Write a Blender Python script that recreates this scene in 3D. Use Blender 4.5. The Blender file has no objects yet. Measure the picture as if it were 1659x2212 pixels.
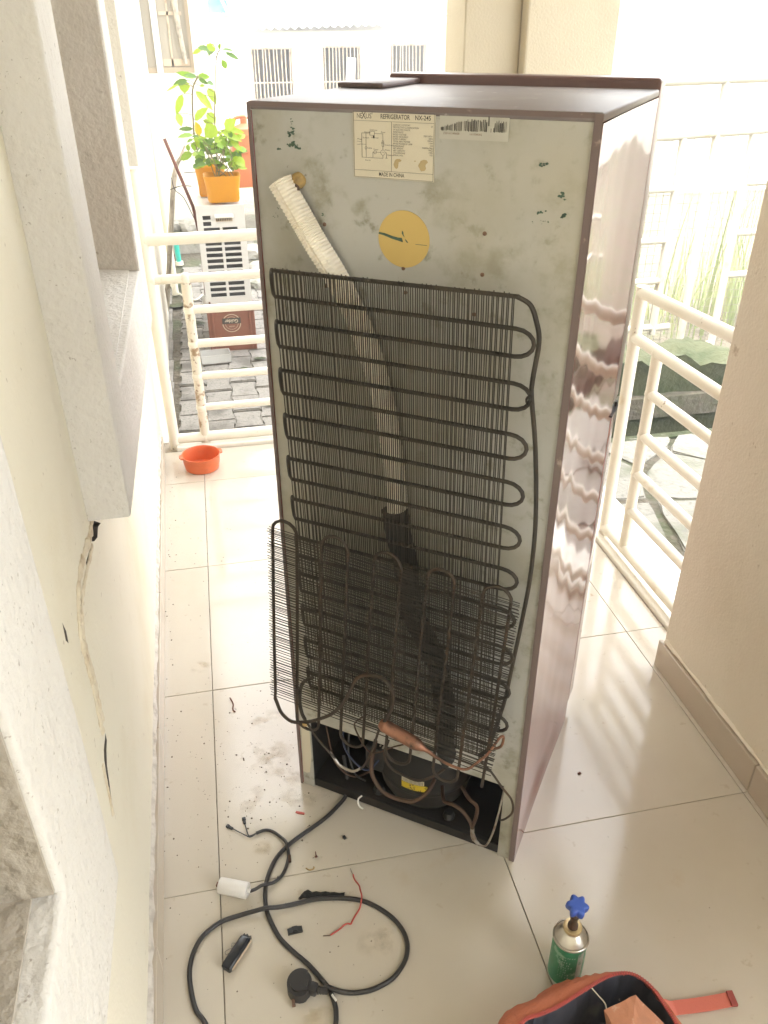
import bpy, bmesh, math, random
from mathutils import Vector, Matrix
R = math.radians
sc = bpy.context.scene
col = sc.collection

# ------------------------------------------------------------------ camera
cd = bpy.data.cameras.new("camera"); cam = bpy.data.objects.new("camera", cd); col.objects.link(cam)
PITCH, ROLL, YAW = R(30.797), R(-0.2275), R(11.562)
fw = Vector((math.sin(YAW)*math.cos(PITCH), math.cos(YAW)*math.cos(PITCH), -math.sin(PITCH)))
r0 = Vector((math.cos(YAW), -math.sin(YAW), 0)); u0 = r0.cross(fw)
rt = r0*math.cos(ROLL) + u0*math.sin(ROLL); up = -r0*math.sin(ROLL) + u0*math.cos(ROLL)
M = Matrix(((rt.x, up.x, -fw.x), (rt.y, up.y, -fw.y), (rt.z, up.z, -fw.z))).to_4x4()
M.translation = Vector((0.1241, -1.1049, 1.5371)); cam.matrix_world = M
cd.sensor_fit = 'VERTICAL'; cd.sensor_height = 24.0; cd.lens = 24*1766.4/2212
cd.clip_start = 0.02; cd.clip_end = 500
sc.camera = cam

# ------------------------------------------------------------------ sky, sun, exposure
SUN_EL, SUN_ROT = R(62), R(-95)
w = bpy.data.worlds.new("World"); sc.world = w; w.use_nodes = True
nt = w.node_tree; nt.nodes.clear()
sky = nt.nodes.new('ShaderNodeTexSky'); sky.sky_type = 'NISHITA'; sky.sun_disc = False
sky.sun_elevation = SUN_EL; sky.sun_rotation = SUN_ROT; sky.air_density = 1.0; sky.dust_density = 3.0; sky.ozone_density = 1.0
hs = nt.nodes.new('ShaderNodeHueSaturation'); hs.inputs['Saturation'].default_value = 0.12
wm = nt.nodes.new('ShaderNodeMix'); wm.data_type = 'RGBA'; wm.blend_type = 'MULTIPLY'; wm.inputs[0].default_value = 1
wm.inputs[7].default_value = (1.0, 1.0, 0.99, 1)
bg = nt.nodes.new('ShaderNodeBackground'); bg.inputs['Strength'].default_value = 0.15
wo = nt.nodes.new('ShaderNodeOutputWorld')
nt.links.new(sky.outputs[0], hs.inputs['Color']); nt.links.new(hs.outputs[0], wm.inputs[6])
nt.links.new(wm.outputs[2], bg.inputs['Color']); nt.links.new(bg.outputs[0], wo.inputs['Surface'])
sl = bpy.data.lights.new("sun", 'SUN'); sl.energy = 0.9; sl.angle = R(25); sl.color = (1, 0.98, 0.95)
so = bpy.data.objects.new("sun", sl); col.objects.link(so)
sd = Vector((math.sin(SUN_ROT)*math.cos(SUN_EL), math.cos(SUN_ROT)*math.cos(SUN_EL), math.sin(SUN_EL)))
so.rotation_euler = (-sd).to_track_quat('-Z', 'Y').to_euler(); so.location = (0, 6, 12)
sc.view_settings.view_transform = 'Standard'; sc.view_settings.look = 'None'
sc.view_settings.exposure = 3.97; sc.view_settings.gamma = 1.0; sc.view_settings.use_curve_mapping = False
sc.render.engine = 'CYCLES'
sc.cycles.max_bounces = 14; sc.cycles.diffuse_bounces = 8; sc.cycles.glossy_bounces = 6
sc.cycles.transparent_max_bounces = 16; sc.cycles.use_denoising = True
sc.cycles.caustics_reflective = False; sc.cycles.caustics_refractive = False; sc.cycles.sample_clamp_indirect = 6

# ------------------------------------------------------------------ helpers
def tag(o, label=None, cat=None, group=None, kind=None):
    if label: o['label'] = label
    if cat: o['category'] = cat
    if group: o['group'] = group
    if kind: o['kind'] = kind
    return o

def thing(name, label, cat, loc=(0, 0, 0), rz=0, group=None):
    o = bpy.data.objects.new(name, None); col.objects.link(o)
    o.location = loc; o.rotation_euler = (0, 0, rz); o.empty_display_size = 0.05
    return tag(o, label, cat, group)

def link(name, me, parent=None, loc=(0, 0, 0), rot=(0, 0, 0), kind=None):
    o = bpy.data.objects.new(name, me); col.objects.link(o)
    o.location = loc; o.rotation_euler = rot
    if parent is not None: o.parent = parent
    if kind: o['kind'] = kind
    return o

def smooth_path(pts, n=6, closed=False):
    P = [Vector(p) for p in pts]; out = []; m = len(P)
    segs = m if closed else m-1
    for i in range(segs):
        if closed: a, b, c, d = P[(i-1) % m], P[i], P[(i+1) % m], P[(i+2) % m]
        else: a, b, c, d = P[max(i-1, 0)], P[i], P[i+1], P[min(i+2, m-1)]
        for k in range(n):
            t = k/n
            out.append(0.5*((2*b)+(-a+c)*t+(2*a-5*b+4*c-d)*t*t+(-a+3*b-3*c+d)*t**3))
    if not closed: out.append(P[-1])
    return out

class MB:
    def __init__(s): s.bm = bmesh.new()
    def box(s, x0, x1, y0, y1, z0, z1, bev=0, seg=2):
        m = bmesh.ops.create_cube(s.bm, size=1)
        vs = m['verts']
        for v in vs:
            v.co = Vector((x0+(v.co.x+.5)*(x1-x0), y0+(v.co.y+.5)*(y1-y0), z0+(v.co.z+.5)*(z1-z0)))
        if bev > 0:
            es = list({e for v in vs for e in v.link_edges})
            bmesh.ops.bevel(s.bm, geom=es, offset=bev, segments=seg, affect='EDGES', profile=.5)
        return s
    def tube(s, pts, r, n=10, closed=False, caps=True):
        P = [Vector(p) for p in pts]; rings = []; m = len(P)
        rr = r if isinstance(r, (list, tuple)) else [r]*m
        up_ = None
        for i, p in enumerate(P):
            if closed: t = (P[(i+1) % m]-P[(i-1) % m])
            else: t = P[min(i+1, m-1)]-P[max(i-1, 0)]
            if t.length < 1e-9: t = Vector((0, 0, 1))
            t.normalize()
            if up_ is None: up_ = t.orthogonal().normalized()
            else:
                up_ = up_-t*up_.dot(t)
                up_ = up_.normalized() if up_.length > 1e-6 else t.orthogonal().normalized()
            sd_ = t.cross(up_)
            rings.append([s.bm.verts.new(p+(up_*math.cos(2*math.pi*k/n)+sd_*math.sin(2*math.pi*k/n))*rr[i]) for k in range(n)])
        for i in range(m if closed else m-1):
            a, b = rings[i], rings[(i+1) % m]
            for k in range(n):
                try: s.bm.faces.new((a[k], a[(k+1) % n], b[(k+1) % n], b[k]))
                except ValueError: pass
        if caps and not closed:
            s.bm.faces.new(list(reversed(rings[0]))); s.bm.faces.new(rings[-1])
        return s
    def lathe(s, prof, n=24, c=(0, 0, 0), sx=1, sy=1, cap0=True, cap1=True):
        rings = []
        for (r_, z_) in prof:
            rings.append([s.bm.verts.new((c[0]+sx*r_*math.cos(2*math.pi*k/n), c[1]+sy*r_*math.sin(2*math.pi*k/n), c[2]+z_)) for k in range(n)])
        for a, b in zip(rings, rings[1:]):
            for k in range(n): s.bm.faces.new((a[k], a[(k+1) % n], b[(k+1) % n], b[k]))
        if cap0: s.bm.faces.new(list(reversed(rings[0])))
        if cap1: s.bm.faces.new(rings[-1])
        return s
    def prism(s, poly, t0, t1, f=lambda u, v, w_: (u, v, w_), bev=0):
        a = [s.bm.verts.new(f(u, v, t0)) for u, v in poly]; b = [s.bm.verts.new(f(u, v, t1)) for u, v in poly]
        n = len(poly); fs = []
        fs.append(s.bm.faces.new(list(reversed(a)))); fs.append(s.bm.faces.new(b))
        for k in range(n): fs.append(s.bm.faces.new((a[k], a[(k+1) % n], b[(k+1) % n], b[k])))
        if bev > 0:
            es = list({e for e in fs[1].edges})
            bmesh.ops.bevel(s.bm, geom=es, offset=bev, segments=2, affect='EDGES')
        return s
    def panel(s, u0, u1, v0, v1, holes, t, f, maxcell=None):
        us = sorted({u0, u1} | {h[0] for h in holes} | {h[1] for h in holes}); vs = sorted({v0, v1} | {h[2] for h in holes} | {h[3] for h in holes})
        us = [u for u in us if u0 <= u <= u1]; vs = [v for v in vs if v0 <= v <= v1]
        cache = {}
        def V(i, j, k):
            if (i, j, k) not in cache: cache[(i, j, k)] = s.bm.verts.new(f(us[i], vs[j], t if k else 0.0))
            return cache[(i, j, k)]
        def solid(i, j):
            if not (0 <= i < len(us)-1 and 0 <= j < len(vs)-1): return False
            cu, cv = (us[i]+us[i+1])/2, (vs[j]+vs[j+1])/2
            return not any(h[0] < cu < h[1] and h[2] < cv < h[3] for h in holes)
        for i in range(len(us)-1):
            for j in range(len(vs)-1):
                if not solid(i, j): continue
                s.bm.faces.new((V(i, j, 0), V(i+1, j, 0), V(i+1, j+1, 0), V(i, j+1, 0)))
                s.bm.faces.new((V(i, j+1, 1), V(i+1, j+1, 1), V(i+1, j, 1), V(i, j, 1)))
                if not solid(i-1, j): s.bm.faces.new((V(i, j, 0), V(i, j+1, 0), V(i, j+1, 1), V(i, j, 1)))
                if not solid(i+1, j): s.bm.faces.new((V(i+1, j+1, 0), V(i+1, j, 0), V(i+1, j, 1), V(i+1, j+1, 1)))
                if not solid(i, j-1): s.bm.faces.new((V(i+1, j, 0), V(i, j, 0), V(i, j, 1), V(i+1, j, 1)))
                if not solid(i, j+1): s.bm.faces.new((V(i, j+1, 0), V(i+1, j+1, 0), V(i+1, j+1, 1), V(i, j+1, 1)))
        return s
    def xf(s, m): bmesh.ops.transform(s.bm, matrix=m, verts=s.bm.verts); return s
    def mesh(s, name, m, smooth=False, ang=40):
        bmesh.ops.recalc_face_normals(s.bm, faces=s.bm.faces)
        me = bpy.data.meshes.new(name); s.bm.to_mesh(me); s.bm.free()
        for mm in (m if isinstance(m, (list, tuple)) else [m]): me.materials.append(mm)
        if smooth:
            me.polygons.foreach_set('use_smooth', [True]*len(me.polygons))
            try: me.set_sharp_from_angle(angle=R(ang))
            except Exception: pass
        return me
    def build(s, name, m, parent=None, smooth=False, kind=None, loc=(0, 0, 0), rot=(0, 0, 0), ang=40):
        return link(name, s.mesh(name, m, smooth, ang), parent, loc, rot, kind)

def text(name, body, size, parent, loc, rot, m, sx=1.0, align='LEFT', shear=0, off=0.0):
    c = bpy.data.curves.new(name, 'FONT'); c.body = body; c.size = size; c.align_x = align; c.align_y = 'CENTER'
    c.shear = shear; c.offset = off; c.materials.append(m); c.resolution_u = 3
    o = bpy.data.objects.new(name, c); col.objects.link(o); o.parent = parent
    o.location = loc; o.rotation_euler = rot; o.scale = (sx, 1, 1)
    return o

def mat(name, base, rough=.5, metal=0.0, layers=(), bumps=(), spec=.5, coat=0, world=False, stretch=None, trans=0, alpha=1, rough_var=None, transl=0, ior=1.5):
    """layers: (scale, lo, hi, colour, detail) noise masks laid over the base; bumps: (scale, strength, distance, detail)"""
    m = bpy.data.materials.new(name); m.use_nodes = True; n = m.node_tree; N = n.nodes; L = n.links
    b = N['Principled BSDF']; b.inputs['Roughness'].default_value = rough; b.inputs['Metallic'].default_value = metal
    b.inputs['Specular IOR Level'].default_value = spec; b.inputs['Coat Weight'].default_value = coat; b.inputs['Coat Roughness'].default_value = .05
    b.inputs['Transmission Weight'].default_value = trans; b.inputs['Alpha'].default_value = alpha; b.inputs['IOR'].default_value = ior
    if world: src = N.new('ShaderNodeNewGeometry').outputs['Position']
    else: src = N.new('ShaderNodeTexCoord').outputs['Object']
    if stretch:
        mp = N.new('ShaderNodeMapping'); mp.inputs['Scale'].default_value = stretch; L.new(src, mp.inputs['Vector']); src = mp.outputs[0]
    cur = None
    rgb = N.new('ShaderNodeRGB'); rgb.outputs[0].default_value = (*base, 1); cur = rgb.outputs[0]
    for k, (s_, lo, hi, c_, det) in enumerate(layers):
        t = N.new('ShaderNodeTexNoise'); t.inputs['Scale'].default_value = s_; t.inputs['Detail'].default_value = det; t.inputs['Roughness'].default_value = .6
        of = N.new('ShaderNodeVectorMath'); of.operation = 'ADD'; of.inputs[1].default_value = (3.7*k, 1.3*k, 9.1*k); L.new(src, of.inputs[0]); L.new(of.outputs[0], t.inputs['Vector'])
        mr = N.new('ShaderNodeMapRange'); mr.inputs[1].default_value = lo; mr.inputs[2].default_value = hi; mr.interpolation_type = 'SMOOTHSTEP'; L.new(t.outputs[0], mr.inputs[0])
        mx = N.new('ShaderNodeMix'); mx.data_type = 'RGBA'; mx.inputs[7].default_value = (*c_, 1); L.new(cur, mx.inputs[6]); L.new(mr.outputs[0], mx.inputs[0]); cur = mx.outputs[2]
    L.new(cur, b.inputs['Base Color'])
    if rough_var:
        t = N.new('ShaderNodeTexNoise'); t.inputs['Scale'].default_value = rough_var[0]; t.inputs['Detail'].default_value = 4; L.new(src, t.inputs['Vector'])
        mr = N.new('ShaderNodeMapRange'); mr.inputs[3].default_value = rough_var[1]; mr.inputs[4].default_value = rough_var[2]; L.new(t.outputs[0], mr.inputs[0]); L.new(mr.outputs[0], b.inputs['Roughness'])
    prev = None
    for (s_, st, di, det) in bumps:
        t = N.new('ShaderNodeTexNoise'); t.inputs['Scale'].default_value = s_; t.inputs['Detail'].default_value = det; L.new(src, t.inputs['Vector'])
        bp = N.new('ShaderNodeBump'); bp.inputs['Strength'].default_value = st; bp.inputs['Distance'].default_value = di; L.new(t.outputs[0], bp.inputs['Height'])
        if prev is not None: L.new(prev, bp.inputs['Normal'])
        prev = bp.outputs[0]
    if prev is not None: L.new(prev, b.inputs['Normal']); 
    if transl:
        tr = N.new('ShaderNodeBsdfTranslucent'); L.new(cur, tr.inputs['Color']); ms = N.new('ShaderNodeMixShader'); ms.inputs[0].default_value = transl
        L.new(b.outputs[0], ms.inputs[1]); L.new(tr.outputs[0], ms.inputs[2]); L.new(ms.outputs[0], N['Material Output'].inputs['Surface'])
    return m

# ------------------------------------------------------------------ materials
m_cream = mat('cream_wall_paint', (.75, .71, .59), .75, layers=[(2.5, .45, .75, (.69, .635, .49), 4), (60, .70, .76, (.52, .47, .37), 2), (7, .60, .80, (.67, .62, .50), 6), (22, .70, .80, (.60, .53, .42), 5)], bumps=[(120, .25, .004, 3), (14, .2, .01, 3)], world=True)
m_stucco = mat('off_white_stucco', (.62, .60, .56), .85, layers=[(3, .4, .75, (.59, .565, .52), 4), (75, .69, .74, (.36, .33, .29), 3), (160, .68, .73, (.40, .37, .33), 2), (7, .66, .82, (.53, .50, .45), 4)], bumps=[(90, .55, .006, 4), (25, .35, .012, 3)], world=True)
m_pillar = mat('pillar_cream_paint', (.735, .685, .575), .7, layers=[(2, .4, .8, (.66, .60, .48), 5), (16, .70, .76, (.52, .45, .34), 4), (60, .70, .76, (.55, .48, .37), 2)], bumps=[(150, .35, .004, 3), (22, .25, .008, 3), (6, .2, .012, 2)], world=True)
m_plaster_raw = mat('raw_plaster', (.60, .56, .50), .9, layers=[(40, .45, .7, (.42, .38, .33), 4)], bumps=[(60, .6, .01, 4)], world=True)
m_filler = mat('yellowed_wall_filler', (.66, .59, .45), .85, layers=[(30, .45, .7, (.48, .38, .26), 4)], bumps=[(70, .6, .008, 4)], world=True)
m_crack = mat('dark_wall_cavity', (.10, .085, .07), .95, bumps=[(50, .6, .01, 3)], world=True)
m_tile = mat('beige_porcelain', (.60, .55, .47), .1, layers=[(1.6, .42, .75, (.545, .495, .41), 6), (5, .62, .84, (.52, .43, .31), 5), (18, .70, .78, (.45, .36, .26), 5), (45, .66, .74, (.52, .46, .37), 3)], bumps=[(3, .05, .01, 2), (45, .03, .003, 3)], world=True, rough_var=(4.5, .02, .22))
m_grout = mat('grout', (.34, .29, .23), .9, layers=[(40, .5, .7, (.18, .15, .12), 3)], world=True)
m_kerbtile = mat('white_kerb_tile', (.74, .71, .64), .18, layers=[(8, .55, .8, (.62, .58, .50), 4)], world=True)
m_skirt = mat('beige_skirting_tile', (.50, .435, .35), .25, layers=[(4, .45, .75, (.44, .375, .29), 4)], world=True)
m_ceiling = mat('white_ceiling_paint', (.78, .75, .68), .8, bumps=[(60, .2, .004, 2)], world=True)
m_rail = mat('white_rail_paint', (.76, .72, .63), .35, layers=[(7, .62, .74, (.60, .50, .36), 5), (26, .70, .75, (.22, .14, .08), 4), (3, .5, .8, (.68, .62, .50), 3)], bumps=[(40, .15, .004, 3)], world=True)
m_rail_worn = mat('worn_rail_paint', (.70, .64, .54), .5, layers=[(16, .52, .60, (.34, .24, .15), 5), (50, .6, .7, (.18, .11, .07), 4)], bumps=[(60, .4, .004, 3)], world=True)
m_paver = mat('grey_concrete_paver', (.25, .232, .205), .9, layers=[(5, .45, .7, (.115, .104, .088), 5), (60, .5, .75, (.11, .10, .085), 3)], bumps=[(90, .5, .006, 3)], world=True)
m_earth = mat('dark_damp_earth', (.10, .085, .06), .95, layers=[(3, .45, .7, (.075, .085, .04), 5), (20, .5, .75, (.16, .13, .10), 4)], bumps=[(25, .7, .03, 4)], world=True)
m_slab = mat('broken_grey_concrete', (.25, .235, .20), .9, layers=[(4, .5, .75, (.13, .135, .09), 5), (40, .5, .7, (.17, .16, .135), 4)], bumps=[(40, .5, .01, 4)], world=True)
m_moss = mat('mossy_concrete', (.065, .07, .032), .95, layers=[(3, .42, .62, (.03, .042, .012), 5), (14, .60, .78, (.13, .13, .085), 4)], bumps=[(30, .7, .02, 4)], world=True)
m_rock = mat('grey_rubble', (.34, .32, .28), .9, layers=[(10, .5, .7, (.20, .20, .15), 4)], bumps=[(25, .5, .02, 4)], world=True)
m_housewall = mat('outdoor_cream_paint', (.74, .70, .60), .8, layers=[(1, .5, .8, (.70, .65, .54), 4)], bumps=[(60, .2, .005, 2)], world=True)
m_whitewall = mat('outdoor_white_paint', (.80, .78, .72), .8, layers=[(1.2, .5, .8, (.72, .69, .60), 4)], bumps=[(60, .2, .005, 2)], world=True)
m_brownframe = mat('bronze_window_frame', (.36, .29, .20), .4, world=True)
m_glass = mat('window_glass', (.36, .32, .25), .04, spec=.8, world=True)
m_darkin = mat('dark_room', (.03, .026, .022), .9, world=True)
m_bar = mat('rusty_cream_bar', (.52, .42, .30), .6, layers=[(12, .5, .7, (.34, .22, .13), 4)], world=True)
m_roof = mat('corrugated_zinc', (.50, .50, .47), .45, metal=.4, layers=[(3, .5, .75, (.36, .32, .27), 4)], world=True)
m_tank = mat('blue_tank_plastic', (.03, .22, .50), .4)
m_pvc = mat('cream_pvc', (.70, .66, .54), .4, world=True)
m_green_pipe = mat('turquoise_pvc', (.03, .42, .34), .35)
m_acwhite = mat('ac_enamel', (.58, .57, .545), .35, layers=[(9, .62, .78, (.55, .50, .42), 4)])
m_darkblue = mat('dark_blue_wire', (.02, .03, .07), .5)
m_dark = mat('black_plastic', (.018, .018, .018), .45)
m_crate = mat('brown_crate_plastic', (.22, .085, .05), .45, layers=[(9, .55, .75, (.26, .13, .08), 4)])
m_print_cream = mat('cream_print', (.62, .55, .42), .6)
m_print_dark = mat('dark_print', (.05, .045, .04), .6)
m_pot = mat('orange_yellow_plastic', (.66, .29, .008), .35, layers=[(8, .6, .8, (.60, .26, .02), 3)], transl=.15)
m_orange = mat('orange_plastic', (.72, .17, .06), .35, layers=[(10, .6, .8, (.52, .115, .045), 3)], transl=.12)
m_soil = mat('potting_soil', (.06, .035, .02), .95, bumps=[(60, .8, .01, 3)])
m_leaf = [mat('leaf_green', (.20, .34, .03), .4, layers=[(30, .45, .7, (.26, .38, .05), 3)], transl=.35),
          mat('leaf_deep_green', (.10, .19, .035), .4, layers=[(30, .45, .7, (.14, .25, .045), 3)], transl=.25),
          mat('leaf_light_green', (.32, .45, .04), .4, layers=[(30, .45, .7, (.38, .48, .07), 3)], transl=.4)]
m_leaf_y = mat('leaf_yellow', (.55, .42, .015), .45, transl=.35)
m_stem = mat('plant_stem', (.16, .13, .05), .6)
m_dry = mat('dry_fibre', (.45, .40, .32), .8, layers=[(12, .45, .7, (.25, .21, .16), 4)])
m_rust = mat('rusty_steel', (.16, .06, .04), .8, layers=[(20, .5, .7, (.09, .04, .03), 4)])
m_grass = mat('grass_blade', (.24, .28, .13), .6, layers=[(2, .45, .7, (.42, .38, .22), 2)], transl=.3, world=True)
m_gate = mat('cream_gate_paint', (.46, .43, .36), .45, layers=[(9, .58, .72, (.40, .33, .23), 5)], world=True)
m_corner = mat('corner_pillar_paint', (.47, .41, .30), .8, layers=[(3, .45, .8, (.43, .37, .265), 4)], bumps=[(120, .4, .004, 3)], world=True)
m_mesh = mat('galvanised_mesh_wire', (.24, .22, .18), .6, metal=.3)
m_clear = mat('milky_clear_plastic', (.62, .62, .60), .2, alpha=.55)
# refrigerator
m_maroon = mat('maroon_enamel', (.215, .066, .063), .07, layers=[(6, .5, .8, (.18, .058, .055), 3), (50, .70, .75, (.36, .24, .22), 3)], coat=.0, spec=.40, bumps=[(6, .7, .0045, 1), (2.2, .5, .008, 0)], stretch=(1, 1, .42), rough_var=(3, .05, .12))
m_maroon_top = mat('maroon_enamel_top', (.21, .18, .18), .42, spec=.22, layers=[(9, .5, .75, (.27, .24, .235), 5), (40, .66, .74, (.38, .35, .34), 4)], coat=0, bumps=[(30, .06, .004, 2)])
m_maroon_edge = mat('maroon_edge', (.17, .125, .115), .45, layers=[(30, .62, .72, (.38, .30, .26), 5)])
m_back = mat('grimy_galvanised_sheet', (.46, .46, .435), .5, metal=.1, layers=[(3.5, .40, .70, (.36, .34, .27), 6), (13, .50, .70, (.285, .27, .205), 6), (28, .56, .72, (.24, .23, .17), 5), (60, .68, .76, (.20, .18, .14), 4), (1.3, .55, .8, (.46, .43, .34), 3)], bumps=[(80, .12, .003, 3)])
m_label = mat('label_paper', (.64, .59, .47), .55, layers=[(14, .6, .8, (.56, .49, .34), 4)])
m_labelstain = mat('brown_label_stain', (.46, .36, .19), .6, layers=[(40, .5, .7, (.38, .29, .15), 3)])
m_yellow = mat('yellow_vinyl', (.60, .43, .14), .5, layers=[(10, .5, .8, (.56, .39, .12), 3)])
m_chip = mat('green_primer', (.07, .12, .085), .7, layers=[(60, .5, .7, (.05, .07, .05), 3)])
m_screw = mat('rusty_screw', (.22, .13, .09), .6, metal=.4, layers=[(90, .5, .7, (.12, .06, .04), 3)])
m_blackwire = mat('dusty_black_wire', (.026, .021, .015), .6, layers=[(14, .45, .7, (.055, .042, .028), 4)])
m_rusttube = mat('rusted_brown_tube', (.034, .023, .014), .7, layers=[(9, .52, .72, (.075, .040, .018), 4), (60, .6, .72, (.03, .022, .016), 3)])
m_comp = mat('dusty_black_compressor', (.013, .011, .009), .7, layers=[(9, .5, .75, (.035, .026, .018), 5)], bumps=[(40, .2, .004, 3)])
m_copper = mat('dull_copper', (.30, .145, .09), .5, metal=.5, layers=[(30, .42, .62, (.13, .07, .045), 5), (70, .62, .72, (.05, .035, .025), 3)], bumps=[(70, .2, .003, 3)])
m_copper_dark = mat('dark_copper_tube', (.095, .055, .036), .5, metal=.5, layers=[(22, .45, .7, (.07, .045, .03), 4)])
m_solder = mat('bright_tinned_tube', (.36, .33, .29), .35, metal=.7, layers=[(40, .5, .7, (.20, .12, .08), 4)])
m_maroon_matt = mat('maroon_edge_enamel', (.17, .095, .09), .3, layers=[(12, .5, .8, (.20, .12, .11), 4)])
m_reveal_shade = mat('shade_toned_stucco', (.41, .37, .31), .9, layers=[(6, .45, .8, (.375, .335, .275), 4), (60, .66, .74, (.31, .275, .22), 3)], bumps=[(60, .8, .008, 4), (18, .5, .015, 3)], world=True)  # stucco copy darkened in colour to imitate shade in the near window recess
m_reveal2 = mat('pale_beige_stucco', (.67, .64, .59), .9, layers=[(6, .45, .8, (.61, .58, .52), 4), (60, .68, .75, (.45, .41, .35), 3)], bumps=[(80, .6, .006, 4), (25, .3, .010, 3)], world=True)  # stucco copy for the far reveal, colour lightened to offset its shade
m_foam = mat('white_ribbed_foam', (.83, .78, .68), .85, layers=[(12, .5, .8, (.70, .63, .50), 4)], bumps=[(60, .3, .004, 2)])
m_foamplug = mat('yellow_expanding_foam', (.42, .29, .11), .85, layers=[(40, .5, .7, (.28, .19, .09), 4)], bumps=[(60, .8, .01, 3)])
m_blackfoam = mat('black_foam_sleeve', (.018, .018, .016), .85, bumps=[(40, .4, .006, 3)])
m_yelpaint = mat('yellow_label', (.62, .46, .02), .5, layers=[(120, .55, .62, (.12, .09, .03), 3)])
m_bluecap = mat('blue_plastic', (.035, .09, .40), .38)
# loose things
m_cable = mat('black_pvc_cable', (.028, .026, .026), .42, layers=[(30, .6, .75, (.06, .055, .05), 3)])
m_white_cap = mat('white_capacitor_plastic', (.74, .72, .69), .4, layers=[(70, .66, .72, (.45, .42, .38), 3)])
m_redwire = mat('red_wire_pvc', (.50, .08, .06), .5)
m_redfabric = mat('faded_red_fabric', (.44, .14, .07), .9, layers=[(9, .45, .75, (.52, .19, .10), 5), (30, .58, .75, (.32, .10, .055), 4)], bumps=[(350, .4, .003, 2), (14, .7, .014, 4)])
m_redstrap = mat('red_webbing', (.64, .18, .13), .8, bumps=[(300, .4, .003, 2)])
m_zip = mat('dark_red_zip', (.30, .06, .05), .6)
m_lining = mat('navy_black_lining', (.035, .035, .045), .8, layers=[(9, .6, .75, (.10, .09, .08), 5), (50, .68, .74, (.35, .32, .28), 4)], bumps=[(30, .3, .006, 3)])
m_terracotta = mat('orange_brown_block', (.46, .20, .11), .85, layers=[(20, .45, .7, (.36, .16, .09), 5), (60, .60, .70, (.52, .32, .22), 4)], bumps=[(60, .3, .004, 3)])
m_cancol = mat('green_can_print', (.04, .24, .12), .35, layers=[(45, .56, .62, (.22, .40, .28), 6), (9, .62, .7, (.05, .30, .15), 3)])
m_tin = mat('tinplate', (.55, .52, .46), .28, metal=.9)
m_brass = mat('pale_brass', (.72, .58, .32), .35, metal=.8)
m_white = mat('white_plastic', (.76, .75, .71), .4)
m_grit = mat('floor_grit', (.12, .09, .06), .9)
m_blue_tape = mat('glossy_black_tape', (.02, .022, .026), .22)
m_stain = mat('rusty_floor_stain', (.52, .40, .25), .16, layers=[(14, .45, .7, (.60, .52, .41), 4)], world=True)
random.seed(7)
GLARE_HAZE = 0.021
# ================================================================== THE SETTING
WALLX, WROT = -0.125, R(1.163)

# --- floor: grout bed with separate tiles
fl = MB().box(-.32, 1.5, -3.8, 2.2, -.35, -.008).build('floor', m_grout, kind='structure')
def tile_mesh(x0, x1, y0, y1):
    return MB().box(x0+.0009, x1-.0009, y0+.0009, y1-.0009, -.0065, 0, bev=.0011, seg=2).mesh('floor_tile', m_tile)
full = None
cols_ = [(-.30, 0), (0, .6), (.6, 1.2), (1.2, 1.318)]
for n in range(-6, 4):
    y0, y1 = n*.6, min((n+1)*.6, 2.085)
    for (x0, x1) in cols_:
        if abs(x1-x0-.6) < 1e-6 and abs(y1-y0-.6) < 1e-6:
            if full is None: full = tile_mesh(-.3, .3, -.3, .3)
            me, c = full, ((x0+x1)/2, (y0+y1)/2, 0)
        else:
            me, c = tile_mesh(x0-(x0+x1)/2, x1-(x0+x1)/2, y0-(y0+y1)/2, y1-(y0+y1)/2), ((x0+x1)/2, (y0+y1)/2, 0)
        link('floor_tile', me, fl, (c[0], c[1], random.uniform(-.0004, .0002)))
# white edging round the open sides of the floor
MB().box(-.11, 1.15, 2.088, 2.118, -.008, .016, bev=.006, seg=3).build('floor_edging', m_kerbtile, fl)
MB().box(-.11, 1.15, 2.12, 2.215, -.1, .004, bev=.002).build('floor_edging', m_kerbtile, fl)
MB().box(1.32, 1.347, .46, 1.16, -.008, .016, bev=.006, seg=3).build('floor_edging', m_kerbtile, fl)
for y in (.46, .86, 1.26, 1.66):
    MB().box(1.349, 1.512, y+.001, y+.399, -.1, .004, bev=.0015).build('ledge_tile', m_kerbtile, fl)

# --- ceiling slab of the veranda (above the frame, it shades the floor)
MB().box(-.5, 1.8, -3.9, 2.4, 2.75, 2.95).build('ceiling', m_ceiling, kind='structure')

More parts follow.
